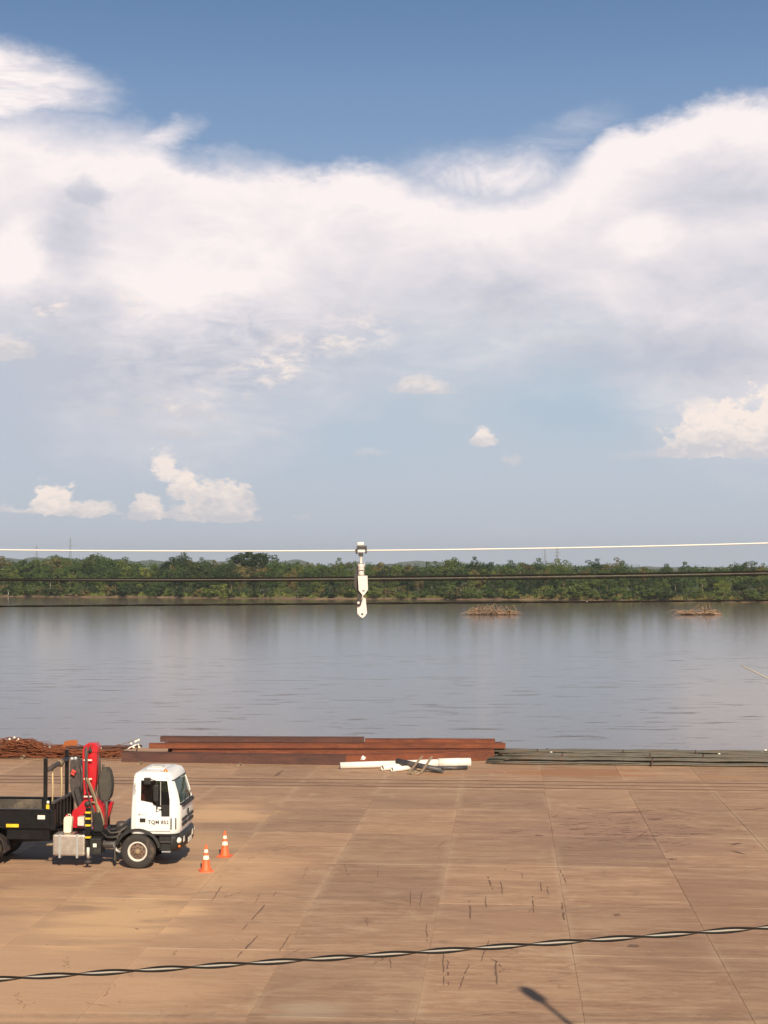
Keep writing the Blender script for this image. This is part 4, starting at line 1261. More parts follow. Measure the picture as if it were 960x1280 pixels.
# lettering on the doors
def text(s_, size, x, y, z, rx, rzz, mat, nm='lettering', ry=0.0, spacing=1.0, par=None):
    cu = bpy.data.curves.new('t', 'FONT'); cu.body = s_; cu.size = size; cu.extrude = .0015; cu.offset = .003; cu.align_x = 'CENTER'; cu.align_y = 'CENTER'; cu.space_character = spacing
    t = bpy.data.objects.new('t', cu); COL.objects.link(t); bpy.context.view_layer.update()
    me = bpy.data.meshes.new_from_object(t.evaluated_get(bpy.context.evaluated_depsgraph_get())); me.materials.clear(); me.materials.append(mat)
    bpy.data.objects.remove(t); o = obj(nm, me, par or truck, (x, y, z)); o.rotation_euler = (rx, ry, rzz); return o
tx, tz = L(198, 1028, -1.12)
text('TQM 852', .14, tx, -1.1265, tz, pi / 2, 0, M_TEXT, par=cab, spacing=1.08)
text('TQM 852', .14, tx, 1.1265, tz, pi / 2, pi, M_TEXT, par=cab, spacing=1.08)
tx, tz = L(168.6, 986, -1.1)
text('TQM 852', .085, tx + .0, -1.113, tz, pi / 2, 0, M_TEXTG, par=cab, ry=-pi / 2)
ex, ez = L(173.5, 1018, -1.12)
part('emblem', MB().box(ex - .02, ex + .05, -1.127, -1.122, ez - .03, ez + .03), M_TEXTG, cab); part('emblem_line', MB().box(ex + .08, ex + .20, -1.127, -1.122, ez - .008, ez + .004), M_TEXTG, cab)
# roof hatch and beacon
part('roof_hatch', MB().prism([(.10, -.42), (.62, -.42), (.62, .42), (.10, .42)], 2.69, 2.74, axis='z', bev=.02), M_WHITE, cab)
part('hatch_vent', MB().box(.20, .50, -.2, .2, 2.742, 2.765, .008), M_RIMW, cab)
bxx, bzz = L(206.5, 966.5, -.85)
bc = MB().lathe([(.075, 0), (.075, .03), (.062, .04), (.058, .13), (.04, .16), (.001, .165)], 14, 'z', (bxx, -.80, bzz - .06)); part('beacon', bc, M_LAMPO, cab)
part('beacon_base', MB().box(bxx - .16, bxx - .06, -.84, -.74, bzz - .07, bzz + .05, .01), M_RUSTC, cab)
part('marker_lamp', MB().box(.72, .80, -.9, -.82, 2.60, 2.65, .01), M_LAMPO, cab)
# drip rail between side and roof
for sgn in (-1, 1): part('drip_rail', MB().tube([(-.1, sgn * 1.035, 2.54), (.3, sgn * 1.045, 2.55), (.86, sgn * 1.03, 2.53)], .012, 5), M_RIMW, cab)
# mirrors
for sgn in (-1, 1):
    Y_ = sgn * 1.30
    x0, z0 = L(184.5, 976, -1.3); x1, z1 = L(195.5, 991, -1.3)
    arm = MB().tube([(x0 + .03, sgn * 1.08, 2.50), (x0 + .05, Y_, z0 + .05), (x1, Y_, z0 + .0), (x1 + .02, Y_, z1 - .45), (x1 + .12, sgn * 1.1, z1 - .5)], .016, 6)
    ma = part('mirror_arm', arm, M_BLACKP)
    part('wide_mirror', MB().box(x0 - .10, x0 + .09, Y_ - .05, Y_ + .04, z0 - .10, z0 + .09, .025), M_BLACKP)
    part('main_mirror', MB().box(x1 - .07, x1 + .06, Y_ - .06, Y_ + .05, z1 - .24, z1 + .22, .03), M_BLACKP)
    part('mirror_glass', MB().box(x1 - .078, x1 - .071, Y_ - .045, Y_ + .035, z1 - .2, z1 + .18), M_GLASS)
# wipers
for y0_ in (-.6, .1):
    q = MB(); q.tube([(1.235, y0_, 1.74), (1.20, y0_ + .25, 1.86), (1.17, y0_ + .5, 1.98)], .012, 5); part('wiper', q, M_BLACKP)
part('wiper_cowl', MB().prism([(1.17, 1.725), (1.245, 1.70), (1.24, 1.775), (1.16, 1.79)], -.78, .78), M_BLACKP)
# grille slots and corner vents
for z0, z1 in ((1.30, 1.38), (1.16, 1.24)):
    for sgn in (-1, 1): part('grille_slot', MB().box(1.17, 1.228, sgn * .10, sgn * .78, z0, z1, .01), M_BLACKP)
part('front_badge', MB().lathe([(.001, 1.228), (.085, 1.228), (.085, 1.21)], 14, 'x', (0, 0, 1.48)), M_BLACKP)
for sgn in (-1, 1):
    for xx in (.955, 1.075):
        yy = sgn * (1.125 - (0.0 if xx < 1 else .06))
        part('corner_vent', MB().box(xx - .014, xx + .014, yy - .012, yy + .012, 1.12, 1.43), M_BLACKP)
# bumper
bs = [rrect(.52, 1.20, 1.10, .06, .26, .50, .07), rrect(.52, 1.25, 1.14, .06, .28, .60, .07), rrect(.52, 1.27, 1.15, .06, .28, .84, .07), rrect(.52, 1.24, 1.13, .06, .28, .97, .07)]
bs = [[(max(p[0], .96) if abs(p[1]) > .2 else max(p[0], .96), p[1], p[2]) for p in s_] for s_ in bs]
part('bumper', loft(bs), M_BLACKP)
for sgn in (-1, 1):
    lamp = part('headlight', MB().lathe([(.001, .03), (.055, .028), (.08, .01), (.085, -.06)], 16, 'x', (0, 0, 0)), M_LAMPW)
    lamp.location = (1.155, sgn * 1.02, .80); lamp.rotation_euler = (0, 0, sgn * radians(52))
    l2 = part('indicator_lamp', MB().lathe([(.001, .02), (.035, .018), (.045, -.04)], 12, 'x'), M_LAMPO)
    l2.location = (1.165, sgn * 1.00, .63); l2.rotation_euler = (0, 0, sgn * radians(52))
    part('fog_lamp', MB().box(1.20, 1.235, sgn * .55, sgn * .72, .70, .86, .012), M_LAMPW)
part('number_plate', MB().box(1.268, 1.278, -.26, .26, .62, .76), M_STICK)
# steps below the door
for sgn in (-1, 1):
    y0_, y1_ = sgn * .80, sgn * 1.10
    part('step_well', MB().box(.60, .955, y0_, y1_ - sgn * .06, .52, .975), M_BLACKP)
    part('step', MB().box(.63, .95, sgn * 1.02, sgn * 1.12, .74, .775, .008), M_CRANEB)
    part('step', MB().box(.68, .93, sgn * .96, sgn * 1.12, .47, .50, .008), M_STEELG)
    part('sill_strip', MB().box(-.17, .96, sgn * 1.05, sgn * 1.115, .945, .985), M_BLACKP)

# wheels
def tyre_prof(r, w2):
    return [(r * .56, -w2 * .86), (r * .62, -w2), (r * .88, -w2), (r * .97, -w2 * .80), (r, -w2 * .6), (r, -w2 * .16), (r * .975, -w2 * .14), (r * .975, -w2 * .02), (r, 0), (r, w2 * .6), (r * .97, w2 * .8), (r * .88, w2), (r * .62, w2), (r * .56, w2 * .86)]
def wheel(x, y, out, r=.485, w2=.14):
    "out = -1: outside faces -y"
    e = part('tyre', MB().lathe([(a, b) for a, b in tyre_prof(r, w2)], 40, 'y'), M_TYRE); e.location = (x, y, r)
    k = out
    rim = MB().lathe([(r * .57, k * w2 * .95), (r * .585, k * w2 * .99), (r * .52, k * w2 * .97), (r * .47, k * w2 * .80), (r * .46, k * w2 * .45)], 36, 'y').build('rim', M_RIMW, e)
    disc = MB().lathe([(r * .46, k * w2 * .45), (r * .40, k * w2 * .50), (r * .30, k * w2 * .70), (r * .20, k * w2 * .74), (.001, k * w2 * .74)], 32, 'y').build('wheel_disc', M_RIMB, e)
    MB().lathe([(r * .15, k * w2 * .7), (r * .15, k * w2 * 1.02), (r * .10, k * w2 * 1.12), (.001, k * w2 * 1.14)], 16, 'y').build('hub', M_HOSET, e)
    for i in range(8):
        t = i * pi / 4; cx, cz = r * .255 * cos(t), r * .255 * sin(t)
        MB().cyl((cx, k * w2 * .68, cz), (cx, k * w2 * .86, cz), .018, n=6).build('wheel_nut', M_DARKMETAL, e)
        t += pi / 8; cx, cz = r * .385 * cos(t), r * .385 * sin(t)
        MB().cyl((cx, k * w2 * .50, cz), (cx, k * w2 * .60, cz), .026, n=8).build('hand_hole', M_DARKMETAL, e)
for sgn in (-1, 1):
    wheel(0, sgn * 1.01, sgn)
    wheel(-4.42, sgn * 1.0, sgn); wheel(-4.42, sgn * .68, sgn)
# front wheel arches
for sgn in (-1, 1):
    m = MB(); n = 14; vs = []
    for i in range(n + 1):
        t = radians(12 + 150 * i / n); r0, r1 = .565, .64
        zc = .47
        for (rr_, yy) in ((r0, sgn * .78), (r1, sgn * .78), (r1 + .01, sgn * 1.13), (r0 + .01, sgn * 1.14)): vs.append((rr_ * cos(t) * 1.04, yy, zc + rr_ * sin(t) * 1.02))
    fs = [(i * 4 + k, (i + 1) * 4 + k, (i + 1) * 4 + (k + 1) % 4, i * 4 + (k + 1) % 4) for i in range(n) for k in range(4)] + [(0, 1, 2, 3), (n * 4 + 3, n * 4 + 2, n * 4 + 1, n * 4)]
    part('front_mudguard', m.add(vs, fs), M_BLACKP)
    m = MB(); vs = []
    for i in range(n + 1):
        t = radians(-5 + 190 * i / n)
        for (rr_, yy) in ((.60, sgn * .60), (.62, sgn * .60), (.62, sgn * 1.16), (.60, sgn * 1.16)): vs.append((-4.42 + rr_ * cos(t), yy, .46 + rr_ * sin(t)))
    part('rear_mudguard', m.add(vs, fs), M_CRANEB)
part('front_axle', MB().cyl((0, -.9, .48), (0, .9, .48), .07), M_DARKMETAL); part('rear_axle', MB().cyl((-4.42, -.9, .48), (-4.42, .9, .48), .1), M_DARKMETAL)
part('differential', MB().lathe([(.001, -.25), (.18, -.18), (.24, 0), (.18, .18), (.001, .25)], 14, 'y', (-4.42, 0, .48)), M_DARKMETAL)
# chassis
for sgn in (-1, 1): part('chassis_rail', MB().box(-6.6, 1.0, sgn * .38, sgn * .45, .72, .98), M_BLACK)
for xx in (-6.3, -5.2, -3.4, -2.5, -1.6, -.6): part('cross_member', MB().box(xx - .05, xx + .05, -.38, .38, .76, .94), M_BLACK)
part('engine_block', MB().box(-.5, .8, -.36, .36, .45, 1.02, .05), M_DARKMETAL); part('gearbox', MB().prism([(-1.3, .55), (-.5, .45), (-.5, 1.0), (-1.3, .9)], -.22, .22, bev=.03), M_DARKMETAL)
part('propeller_shaft', MB().cyl((-1.3, 0, .68), (-4.3, 0, .55), .05), M_DARKMETAL)
x0, z0 = L(112, 1049, -1.1); x1, z1 = L(126, 1068, -1.1)
part('battery_box', MB().box(x0, x1, -1.10, -.6, z1, z0 + .02, .02), M_BLACKP); part('box_label', MB().box(x0 + .10, x0 + .20, -1.106, -1.101, z0 - .22, z0 - .12), M_STICK)
part('air_tank', MB().lathe([(.001, -.38), (.09, -.35), (.12, -.28), (.12, .28), (.09, .35), (.001, .38)], 16, 'x', (-.92, -.75, .62)), M_CRANEB)
part('air_cleaner', MB().lathe([(.001, .0), (.16, .02), (.17, .4), (.12, .48), (.001, .5)], 16, 'z', (-.55, -.72, .78)), M_CRANEB)
part('rear_engine_cover', MB().prism([(-.62, .98), (-.25, .98), (-.25, 1.12), (-.40, 1.22), (-.62, 1.16)], -.9, .6, bev=.02), M_BLACKP)
for k, (pa, rr_, mt) in enumerate(([[(-.35, -.9, 1.15), (-.5, -1.0, 1.05), (-.62, -.98, .85), (-.5, -.95, .62)], .035, M_HOSE], [[(-.95, -.9, 1.1), (-.8, -1.0, .98), (-.6, -1.0, 1.0), (-.4, -.95, 1.1)], .025, M_HOSE],
                               [[(-1.1, -.8, .95), (-.9, -.98, .85), (-.7, -1.0, .86), (-.45, -.9, .95)], .03, M_DARKMETAL], [[(-.7, -1.0, .65), (-.62, -1.05, .5), (-.5, -1.05, .46)], .045, M_STEELG])):
    part('hose' if mt is M_HOSE else 'bracket', MB().tube(pa, rr_, 7), mt)
part('mud_flap', MB().box(-.66, -.63, -1.12, -.85, .22, .78), M_HOSE)
# fuel tank
x0, z0 = L(66, 1043, -1.15); x1, z1 = L(106, 1070, -1.15)
ft = part('fuel_tank', MB().box(x0, x1, -1.17, -.58, z1, z0, .05), M_ALU)
for f in (.22, .76):
    xx = x0 + (x1 - x0) * f; MB().box(xx - .03, xx + .03, -1.182, -.56, z1 - .06, z0 + .012, .006).build('tank_strap', M_STEELG, ft)
for f in (.12, .34, .44, .54, .64, .88): MB().box(x0 + (x1 - x0) * f - .006, x0 + (x1 - x0) * f + .006, -1.176, -1.17, z1 + .05, z0 - .05).build('tank_rib', M_ALU, ft)
part('tank_cap', MB().lathe([(.001, -1.25), (.05, -1.25), (.055, -1.16)], 12, 'y', (x0 + .2, 0, z0 - .1)), M_DARKMETAL) if False else None
part('tank_outlet', MB().cyl((x0 - .22, -1.0, z0 - .32), (x0, -1.0, z0 - .30), .035), M_HOSET)
# white jug standing on the tank: a thing of its own
jx0, jz0 = L(79, 1042, -.95); jx1, jz1 = L(90, 1022, -.95)
jp = TR + TX * ((jx0 + jx1) / 2) + TN * -.88 + Vector((0, 0, z0 + .013))
jug = empty('jerrycan', jp, TY); tag(jug, 'cream plastic jerrycan standing on the truck fuel tank', 'jerrycan')
MB().prism([(-.11, 0), (.09, 0), (.13, .40), (.11, .46), (-.08, .46), (-.11, .40)], -.10, .10, bev=.02).build('can_body', M_JUG, jug)
MB().lathe([(.03, .455), (.03, .50), (.001, .505)], 10, 'z', (-.05, 0, 0)).build('cap', M_RED, jug)
MB().tube([(.07, 0, .45), (.06, 0, .51), (0, 0, .52), (-.01, 0, .45)], .013, 6).build('handle', M_JUG, jug)

# flatbed
bx0 = -7.1; bx1, _ = L(62, 1030, -1.2)
zt = L(30, 1013.5, -1.2)[1]; zb = L(30, 1035, -1.2)[1]
fl = .14
part('bed_floor', MB().box(bx0, bx1, -1.15, 1.15, zb + .02, zb + .07), M_BEDIN)
for sgn in (-1, 1):
    x = bx0; n = 3
    part('side_board', MB().box(bx0, bx1, sgn * 1.16, sgn * 1.20, zb, zt), M_BLACK)
    part('inner_lining', MB().box(bx0, bx1 - .02, sgn * 1.148, sgn * 1.158, zb + .08, zt - .02), M_BEDIN)
    part('top_rail', MB().box(bx0, bx1 + .01, sgn * 1.145, sgn * 1.225, zt, zt + .05, .008), M_BLACK)
    part('lower_rail', MB().box(bx0, bx1 + .01, sgn * 1.202, sgn * 1.225, zb, zb + .08), M_BLACK)
    for xx in (bx0 + .05, -5.6, -4.4, bx1 - .62): part('board_post', MB().box(xx, xx + .07, sgn * 1.202, sgn * 1.222, zb + .08, zt), M_BLACK)
part('tailboard', MB().box(bx0 - .04, bx0 - .003, -1.2, 1.2, zb, zt), M_BLACK)
x, z = L(16, 1032, -1.23); part('side_reflector', MB().box(x - .19, x + .17, -1.236, -1.226, z - .045, z + .045), M_YEL)
x, z = L(51.5, 1021.5, -1.2); part('bed_plate', MB().box(x - .10, x + .11, -1.216, -1.203, z - .055, z + .055), M_STICK)
part('subframe', MB().box(bx0 + .2, bx1, -.62, .62, .985, zb + .015), M_BLACK)
part('side_skirt', MB().box(-4.0 + .25, bx1 - .02, -1.12, -1.08, zb - .33, zb - .004), M_BLACK)
part('front_post_plate', MB().box(bx1 + .012, bx1 + .16, -1.22, -1.10, zb - .05, zt + .04, .01), M_BLACK)
# headboard
hx0 = bx1 + .02; hz1 = L(68, 1005, -1.1)[1]
part('headboard', MB().box(hx0 + .0, hx0 + .05, -1.095, 1.2, zb + .0, hz1, .006), M_BLACK)
for yy in (-.8, -.45, -.1, .25, .6, .95): part('headboard_rib', MB().box(hx0 + .052, hx0 + .09, yy - .03, yy + .03, zb, hz1 - .01), M_BLACK)
part('headboard_rail', MB().box(hx0 - .01, hx0 + .10, -1.1, 1.22, hz1 + .001, hz1 + .05, .008), M_CRANEB)
# rack posts with roller bar and hanging rope
px0, pz0 = L(55, 948, -1.12); px1, _ = L(59.5, 948, -1.12)
for (sgn) in (-1, 1):
    part('rack_post', MB().box(px0, px1, sgn * 1.13 - .04, sgn * 1.13 + .04, zb + .08, pz0, .008), M_BLACK)
xm = (px0 + px1) / 2
part('roller_bar', MB().cyl((xm + .03, -1.08, pz0 - .34), (xm + .03, 1.08, pz0 - .26), .065), M_CRANEB)
part('roller_wrap', MB().lathe([(.07, .1), (.095, .13), (.095, .38), (.07, .42)], 14, 'y', (xm + .03, 0, pz0 - .295)), M_HOSET)
for yy, xx in ((-.55, 0), (.25, .04)):
    m = MB(); m.tube([(xm + .03 + xx, yy, pz0 - .34), (xm + .05 + xx, yy, pz0 - .9), (xm + .03 + xx, yy, zt - .2)], .024, 6); part('hanging_rope', m, M_ROPE)
    part('rope_hook', MB().tube([(xm + .03 + xx, yy, pz0 - .22), (xm + .08 + xx, yy, pz0 - .3), (xm + .03 + xx, yy, pz0 - .42)], .02, 6), M_CRANEB)
x, z = L(60.5, 1008, -1.16)
part('latch', MB().box(x - .045, x + .045, -1.24, -1.228, z - .06, z + .06, .006), M_YEL); part('latch_knob', MB().lathe([(.001, .05), (.04, .03), (.04, -.03), (.001, -.05)], 10, 'z', (x, -1.2, z + .12)), M_STICK)

# loader crane
def cp(nm, px, y0_, y1_, mat, bev=.015): return part(nm, MB().prism(Lp(px, y0_), y0_, y1_, bev=bev), mat)
cp('crane_base', [(104, 1001), (97.5, 1009), (91, 1013), (89.5, 1018), (88.5, 1033), (96, 1033), (97.5, 1029), (103, 1021), (109, 1011), (114, 1011), (115, 1020), (116, 1038), (121, 1038), (122, 1020), (124, 1038), (129, 1038), (130, 1020), (128, 1008), (123, 1003), (118, 1001), (116, 998)], -.42, .10, M_RED)
cp('crane_foot', [(133, 1001), (141, 1003), (137, 1018), (133, 1026)], .35, .55, M_RED, .01)
cp('base_beam', [(90, 1034), (131, 1038.5), (131, 1045), (90, 1043)], -.50, .55, M_BLACK, .01)
cp('base_strip', [(91, 1032.5), (106, 1033.5), (106, 1035.5), (91, 1034.5)], -.56, -.515, M_RED, .002)
part('outrigger_beam', MB().box(L(100, 1040, -.5)[0], L(116, 1040, -.5)[0], -1.10, 1.1, L(100, 1047, -1)[1], L(100, 1041, -1)[1], .01), M_BLACK)
cp('main_boom', [(104.5, 1003), (104, 975), (103.5, 955), (109, 936), (118, 935), (121, 940), (121, 955), (120, 975), (116, 1001)], -.34, -.08, M_RED)
cp('outer_boom', [(103, 940), (104.5, 933), (108, 930), (110.5, 930.5), (110, 960), (109.5, 990), (105, 995), (103.5, 970)], -.46, -.345, M_RED, .01)
cp('boom_head', [(105, 934), (109, 929), (119, 929), (122.5, 934), (122, 941), (106, 941)], -.36, .02, M_RED)
cp('folded_jib', [(87.5, 956), (89, 950), (98.5, 950), (100.5, 957), (102, 975), (104, 1004), (97, 1010), (91, 997), (87.5, 985)], -.22, .12, M_CRANEB)
cp('jib_slot', [(91.5, 958), (94.5, 958), (95, 968), (91.5, 968)], -.235, -.224, M_DARKMETAL, 0)
cp('boom_cylinder', [(92, 985), (98, 984), (104, 1008), (99, 1011)], -.40, -.26, M_DARKMETAL)
part('jib_hook', MB().tube([(L(89, 966, -.3)[0], -.3, L(89, 966, -.3)[1]), (L(93, 969, -.3)[0], -.3, L(93, 969.5, -.3)[1]), (L(94, 965, -.3)[0], -.3, L(94, 965, -.3)[1]), (L(90, 963, -.3)[0], -.3, L(90, 963, -.3)[1])], .045, 8), M_SEAT)
for (a, b) in ((90, 948.5), (94.5, 948.0)):
    xx, zz_ = L(a, b, -.1); part('jib_fitting', MB().lathe([(.001, .06), (.06, .04), (.06, -.06), (.001, -.08)], 10, 'z', (xx, -.1, zz_)), M_STEELG)
part('jib_rod', MB().tube([(L(97, 952, -.1)[0], -.1, L(97, 952, -.1)[1]), (L(99.5, 945, -.1)[0], -.1, L(99.5, 945, -.1)[1])], .02, 6), M_DARKMETAL)
for (v_, mt) in ((950, M_STICK), (973.5, M_JUG), (995.5, M_RIMW)):
    a = L(105, v_, -.47); b = L(115, v_ + .3, -.47)
    part('boom_clip', MB().box(a[0], b[0], -.49, -.465, a[1] - .02, a[1] + .02), mt)
# slim dark seam and hoses along the boom
def tpx(pts, yl, r, mat, nm='boom_hose'):
    return part(nm, MB().tube([(L(u, v, yl)[0], yl, L(u, v, yl)[1]) for u, v in pts], r, 7), mat)
tpx([(108, 933), (108.8, 945), (108.5, 960), (109, 972), (112, 985), (117, 997), (121, 1006)], -.50, .026, M_HOSE)
tpx([(112, 931), (117, 936), (121.5, 946), (122.5, 960), (121.5, 975), (119, 990)], -.10, .038, M_HOSE)
tpx([(119, 940), (123, 950), (123.5, 965), (122, 980)], .04, .035, M_CRANEB)
tpx([(108, 972), (113, 984), (118, 996), (122, 1012), (122, 1028), (124, 1035), (128, 1032), (129, 1024), (124, 1010), (119, 1003), (115, 1003)], -.50, .035, M_HOSET, 'hose_loop')
tpx([(110, 973), (115, 986), (120, 999), (123, 1014), (121, 1030), (125, 1037.5), (130, 1030), (127, 1018), (122, 1006)], -.56, .026, M_HOSET, 'hose_loop')
tpx([(114, 931), (110, 940), (109, 948)], -.485, .016, M_DARKMETAL, 'boom_wire')
tpx([(133, 1000), (133.5, 1012), (131, 1028), (128, 1036)], -.12, .05, M_HOSE)
tpx([(106.5, 936), (107, 950), (106.5, 968), (108, 985), (112, 1000), (116, 1014), (117, 1030)], -.52, .022, M_CRANEB)
tpx([(119.5, 934), (120.5, 948), (119.5, 966), (118.5, 984), (120, 1000), (124, 1016), (126, 1034)], -.30, .026, M_HOSE)
tpx([(121.5, 938), (124.5, 952), (125, 972), (123, 992), (126, 1008), (131, 1024), (133, 1036)], -.0, .035, M_CRANEB)
tpx([(101, 956), (103, 966), (102.5, 980), (101, 992)], -.30, .04, M_CRANEB)
tpx([(113, 1004), (117, 1012), (119, 1022), (118, 1034)], -.46, .03, M_HOSE)
cp('slew_housing', [(117, 1016), (126, 1015), (129, 1026), (128, 1040), (117, 1040)], -.60, -.44, M_BLACKP, .02)
part('boom_pin', MB().lathe([(.001, -.40), (.07, -.40), (.07, -.05)], 14, 'y', (L(113, 938, -.3)[0], 0, L(113, 938, -.3)[1])), M_DARKMETAL)
part('boom_pin', MB().lathe([(.001, -.48), (.08, -.48), (.08, -.05)], 14, 'y', (L(111, 1004, -.3)[0], 0, L(111, 1004, -.3)[1])), M_DARKMETAL)
# canvas-wrapped oil tank behind the boom
cw = cp('wrapped_oil_tank', [(127.5, 961), (131, 959.5), (135, 962), (138, 972), (139, 983), (137.5, 995), (134.5, 1001), (130, 1003), (125.5, 1000), (123.5, 990), (123, 978), (125, 967)], -.20, .22, M_CANVAS, .035)
cx0, cz0 = L(129, 957, 0); part('tank_neck', MB().cyl((cx0, 0, cz0 - .12), (cx0, 0, cz0 + .03), .04, n=10), M_HOSE)
# stabiliser leg, black with yellow bands
sx0, sz0 = L(107.5, 1010, -1.12); sx1, _ = L(113.5, 1010, -1.12)
sg = part('stabiliser', MB().box(sx0, sx1, -1.18, -1.06, L(110, 1048, -1.12)[1], sz0, .008), M_BLACK)
for v_ in (1015.5, 1023, 1031.5, 1046.5):
    zz_ = L(110, v_, -1.15)[1]; MB().box(sx0 - .004, sx1 + .004, -1.186, -1.056, zz_ - .025, zz_ + .025).build('yellow_band', M_YEL, sg)
xm_ = (sx0 + sx1) / 2
MB().cyl((xm_, -1.12, .62), (xm_, -1.12, .30), .042).build('stabiliser_rod', M_RIMW, sg); MB().box(xm_ - .05, xm_ + .05, -1.17, -1.07, .60, .80).build('leg_sleeve', M_BLACK, sg)
MB().lathe([(.001, .24), (.04, .24), (.12, .20), (.12, .17), (.001, .17)], 14, 'z', (xm_, -1.12, 0)).build('foot_plate', M_DARKMETAL, sg)
MB().cyl((xm_, -1.12, .31), (xm_, -1.12, .2), .03).build('foot_pin', M_DARKMETAL, sg)
# hydraulic control block near the tank
part('valve_block', MB().box(L(98, 1021, -.75)[0], L(106, 1021, -.75)[0], -.85, -.6, L(98, 1032, -.8)[1], L(98, 1021, -.8)[1], .015), M_RIMW)
part('far_stabiliser', MB().box(sx0, sx1, 1.06, 1.18, .8, sz0, .008), M_BLACK)


# ------------------------------------------------------------ overhead cables
def cable_pts(keys, Y, x0=-14.0, x1=14.0, step=.06):
    "height interpolated smoothly through photograph points at depth Y, carried on to both sides"
    k = [(P(u, v, Y).x, P(u, v, Y).z) for u, v in keys]
    # least-squares parabola: a real sagging span
    import numpy as np
    c = np.polyfit([a for a, _ in k], [b for _, b in k], 2)
    c[0] = max(c[0], 0.0)
    n = int((x1 - x0) / step)
    return [Vector((x0 + step * i, Y, float(np.polyval(c, x0 + step * i)))) for i in range(n + 1)]


def helix(pts, r, pitch, ph):
    out_ = []; s = 0
    for i, p in enumerate(pts):
        if i: s += (pts[i] - pts[i - 1]).length
        t = 2 * pi * s / pitch + ph; out_.append(p + Vector((0, r * cos(t), r * sin(t))))
    return out_


c1 = cable_pts([(0, 687.2), (320, 689), (400, 688.6), (640, 685.5), (960, 679)], 15, -20, 20, .012 * 4)
r = empty('overhead_cable', c1[len(c1) // 2]); tag(r, 'white twisted rope-like cable crossing just above the tree line', 'cable')
def cab_part(nm, pts, rad, mat, root, n=6):
    o = MB().tube([p - root.location for p in pts], rad, n).build(nm, mat, root); return o
cab_part('core', c1, .0072, M_WCAB, r)
for ph in (0, pi): cab_part('wrap', helix(c1, .0045, .12, ph), .0036, M_WCAB, r, 5)

c2 = cable_pts([(0, 724.6), (160, 724.8), (320, 724.3), (480, 723.2), (640, 721.8), (800, 718.8), (960, 716.3)], 17, -23, 23, .1)
r = empty('overhead_cable', c2[len(c2) // 2]); tag(r, 'dark double-stranded cable crossing in front of the trees', 'cable')
cab_part('strand', helix(c2, .0200, 26.0, 1.9), .0088, M_BCAB, r)
cab_part('strand', helix(c2, .0200, 26.0, 1.9 + pi), .0088, M_BCAB, r)
cab_part('neutral_strand', c2, .0042, M_RUSTC, r)

c3 = cable_pts([(0, 760), (160, 757.8), (320, 755.8), (480, 754), (640, 753.2), (800, 752.8), (960, 752.6)], 18, -24, 24, .12)
r = empty('overhead_cable', c3[len(c3) // 2]); tag(r, 'thin dark cable crossing along the far waterline', 'cable')
cab_part('strand', helix(c3, .005, .9, 0), .0078, M_BCAB, r); cab_part('strand', helix(c3, .005, .9, pi), .0078, M_BCAB, r)
for u in (297, 405, 659, 727, 799):
    p = min(c3, key=lambda q: abs(480 + F * q.x / q.y - u)) - r.location
    MB().lathe([(.001, -.010), (.006, -.009), (.0085, 0), (.006, .009), (.001, .010)], 8, 'x', p).build('tie_wire', M_ALC if u > 600 else M_RUSTC, r)

c4 = cable_pts([(0, 1223.5), (240, 1209), (480, 1193.5), (720, 1176), (960, 1159.5)], 10, -13, 13, .02)
r = empty('overhead_cable', c4[len(c4) // 2]); tag(r, 'thick twisted cable with bare bright core crossing over the concrete', 'cable')
cab_part('core', c4, .0064, M_ALC, r, 8)
for ph in (0.5, 0.5 + pi): cab_part('strand', helix(c4, .0128, .70, ph), .0066, M_BCAB, r, 8)

# dark bolts in the plate holes follow below
# white dead-end plates hanging from the white cable
hp = min(c1, key=lambda q: abs(480 + F * q.x / q.y - 452)); HY = 15.0
def HX(u): return (u - 480) / F * HY - hp.x
def HZ(v): return P(480, v, HY).z - hp.z
hg = empty('cable_hanger', hp); tag(hg, 'white yoke plates and black shackle hanging from the white cable', 'cable hanger')
def hb(nm, u0, u1, v0, v1, y0_, y1_, mat, bev=.004): return MB().box(HX(u0), HX(u1), y0_, y1_, HZ(v1), HZ(v0), bev).build(nm, mat, hg)
hb('clamp_cap', 446.5, 455, 677.5, 682, -.03, .03, M_HANGW, .01)
hb('clamp_body', 446, 458, 682.5, 687, -.035, .035, M_DARKMETAL, .006)
for a_ in (704.2, 712.5, 719.6): hb('collar_gap', 448.4, 454.8, a_, a_ + .7, -.034, .034, M_RUSTD, .001)
hb('clamp_jaw', 447, 456.5, 687.2, 690.5, -.04, .04, M_HANGW, .005)
hb('clamp_ear', 444.5, 447, 686, 692.5, -.03, .03, M_DARKMETAL); hb('clamp_ear', 456, 458.5, 682, 692, -.03, .03, M_DARKMETAL)
hb('clamp_foot', 448, 454, 690.8, 695, -.03, .03, M_DARKMETAL)
def hprism(nm, pts, y0_, y1_, mat, bev=.003): return MB().prism([(HX(a), HZ(b)) for a, b in pts], y0_, y1_, bev=bev).build(nm, mat, hg)
MB().lathe([(.016, HZ(695.2)), (.014, HZ(697)), (.011, HZ(700)), (.013, HZ(704))], 12, 'z', (HX(451.3), 0, 0)).build('hanger_rod', M_HANGW, hg)
MB().lathe([(.001, HZ(703.8)), (.033, HZ(704)), (.034, HZ(708)), (.028, HZ(709.5)), (.030, HZ(712)), (.026, HZ(716)), (.033, HZ(719.8)), (.001, HZ(720))], 14, 'z', (HX(451.5), 0, 0)).build('socket_eye', M_HANGW, hg)
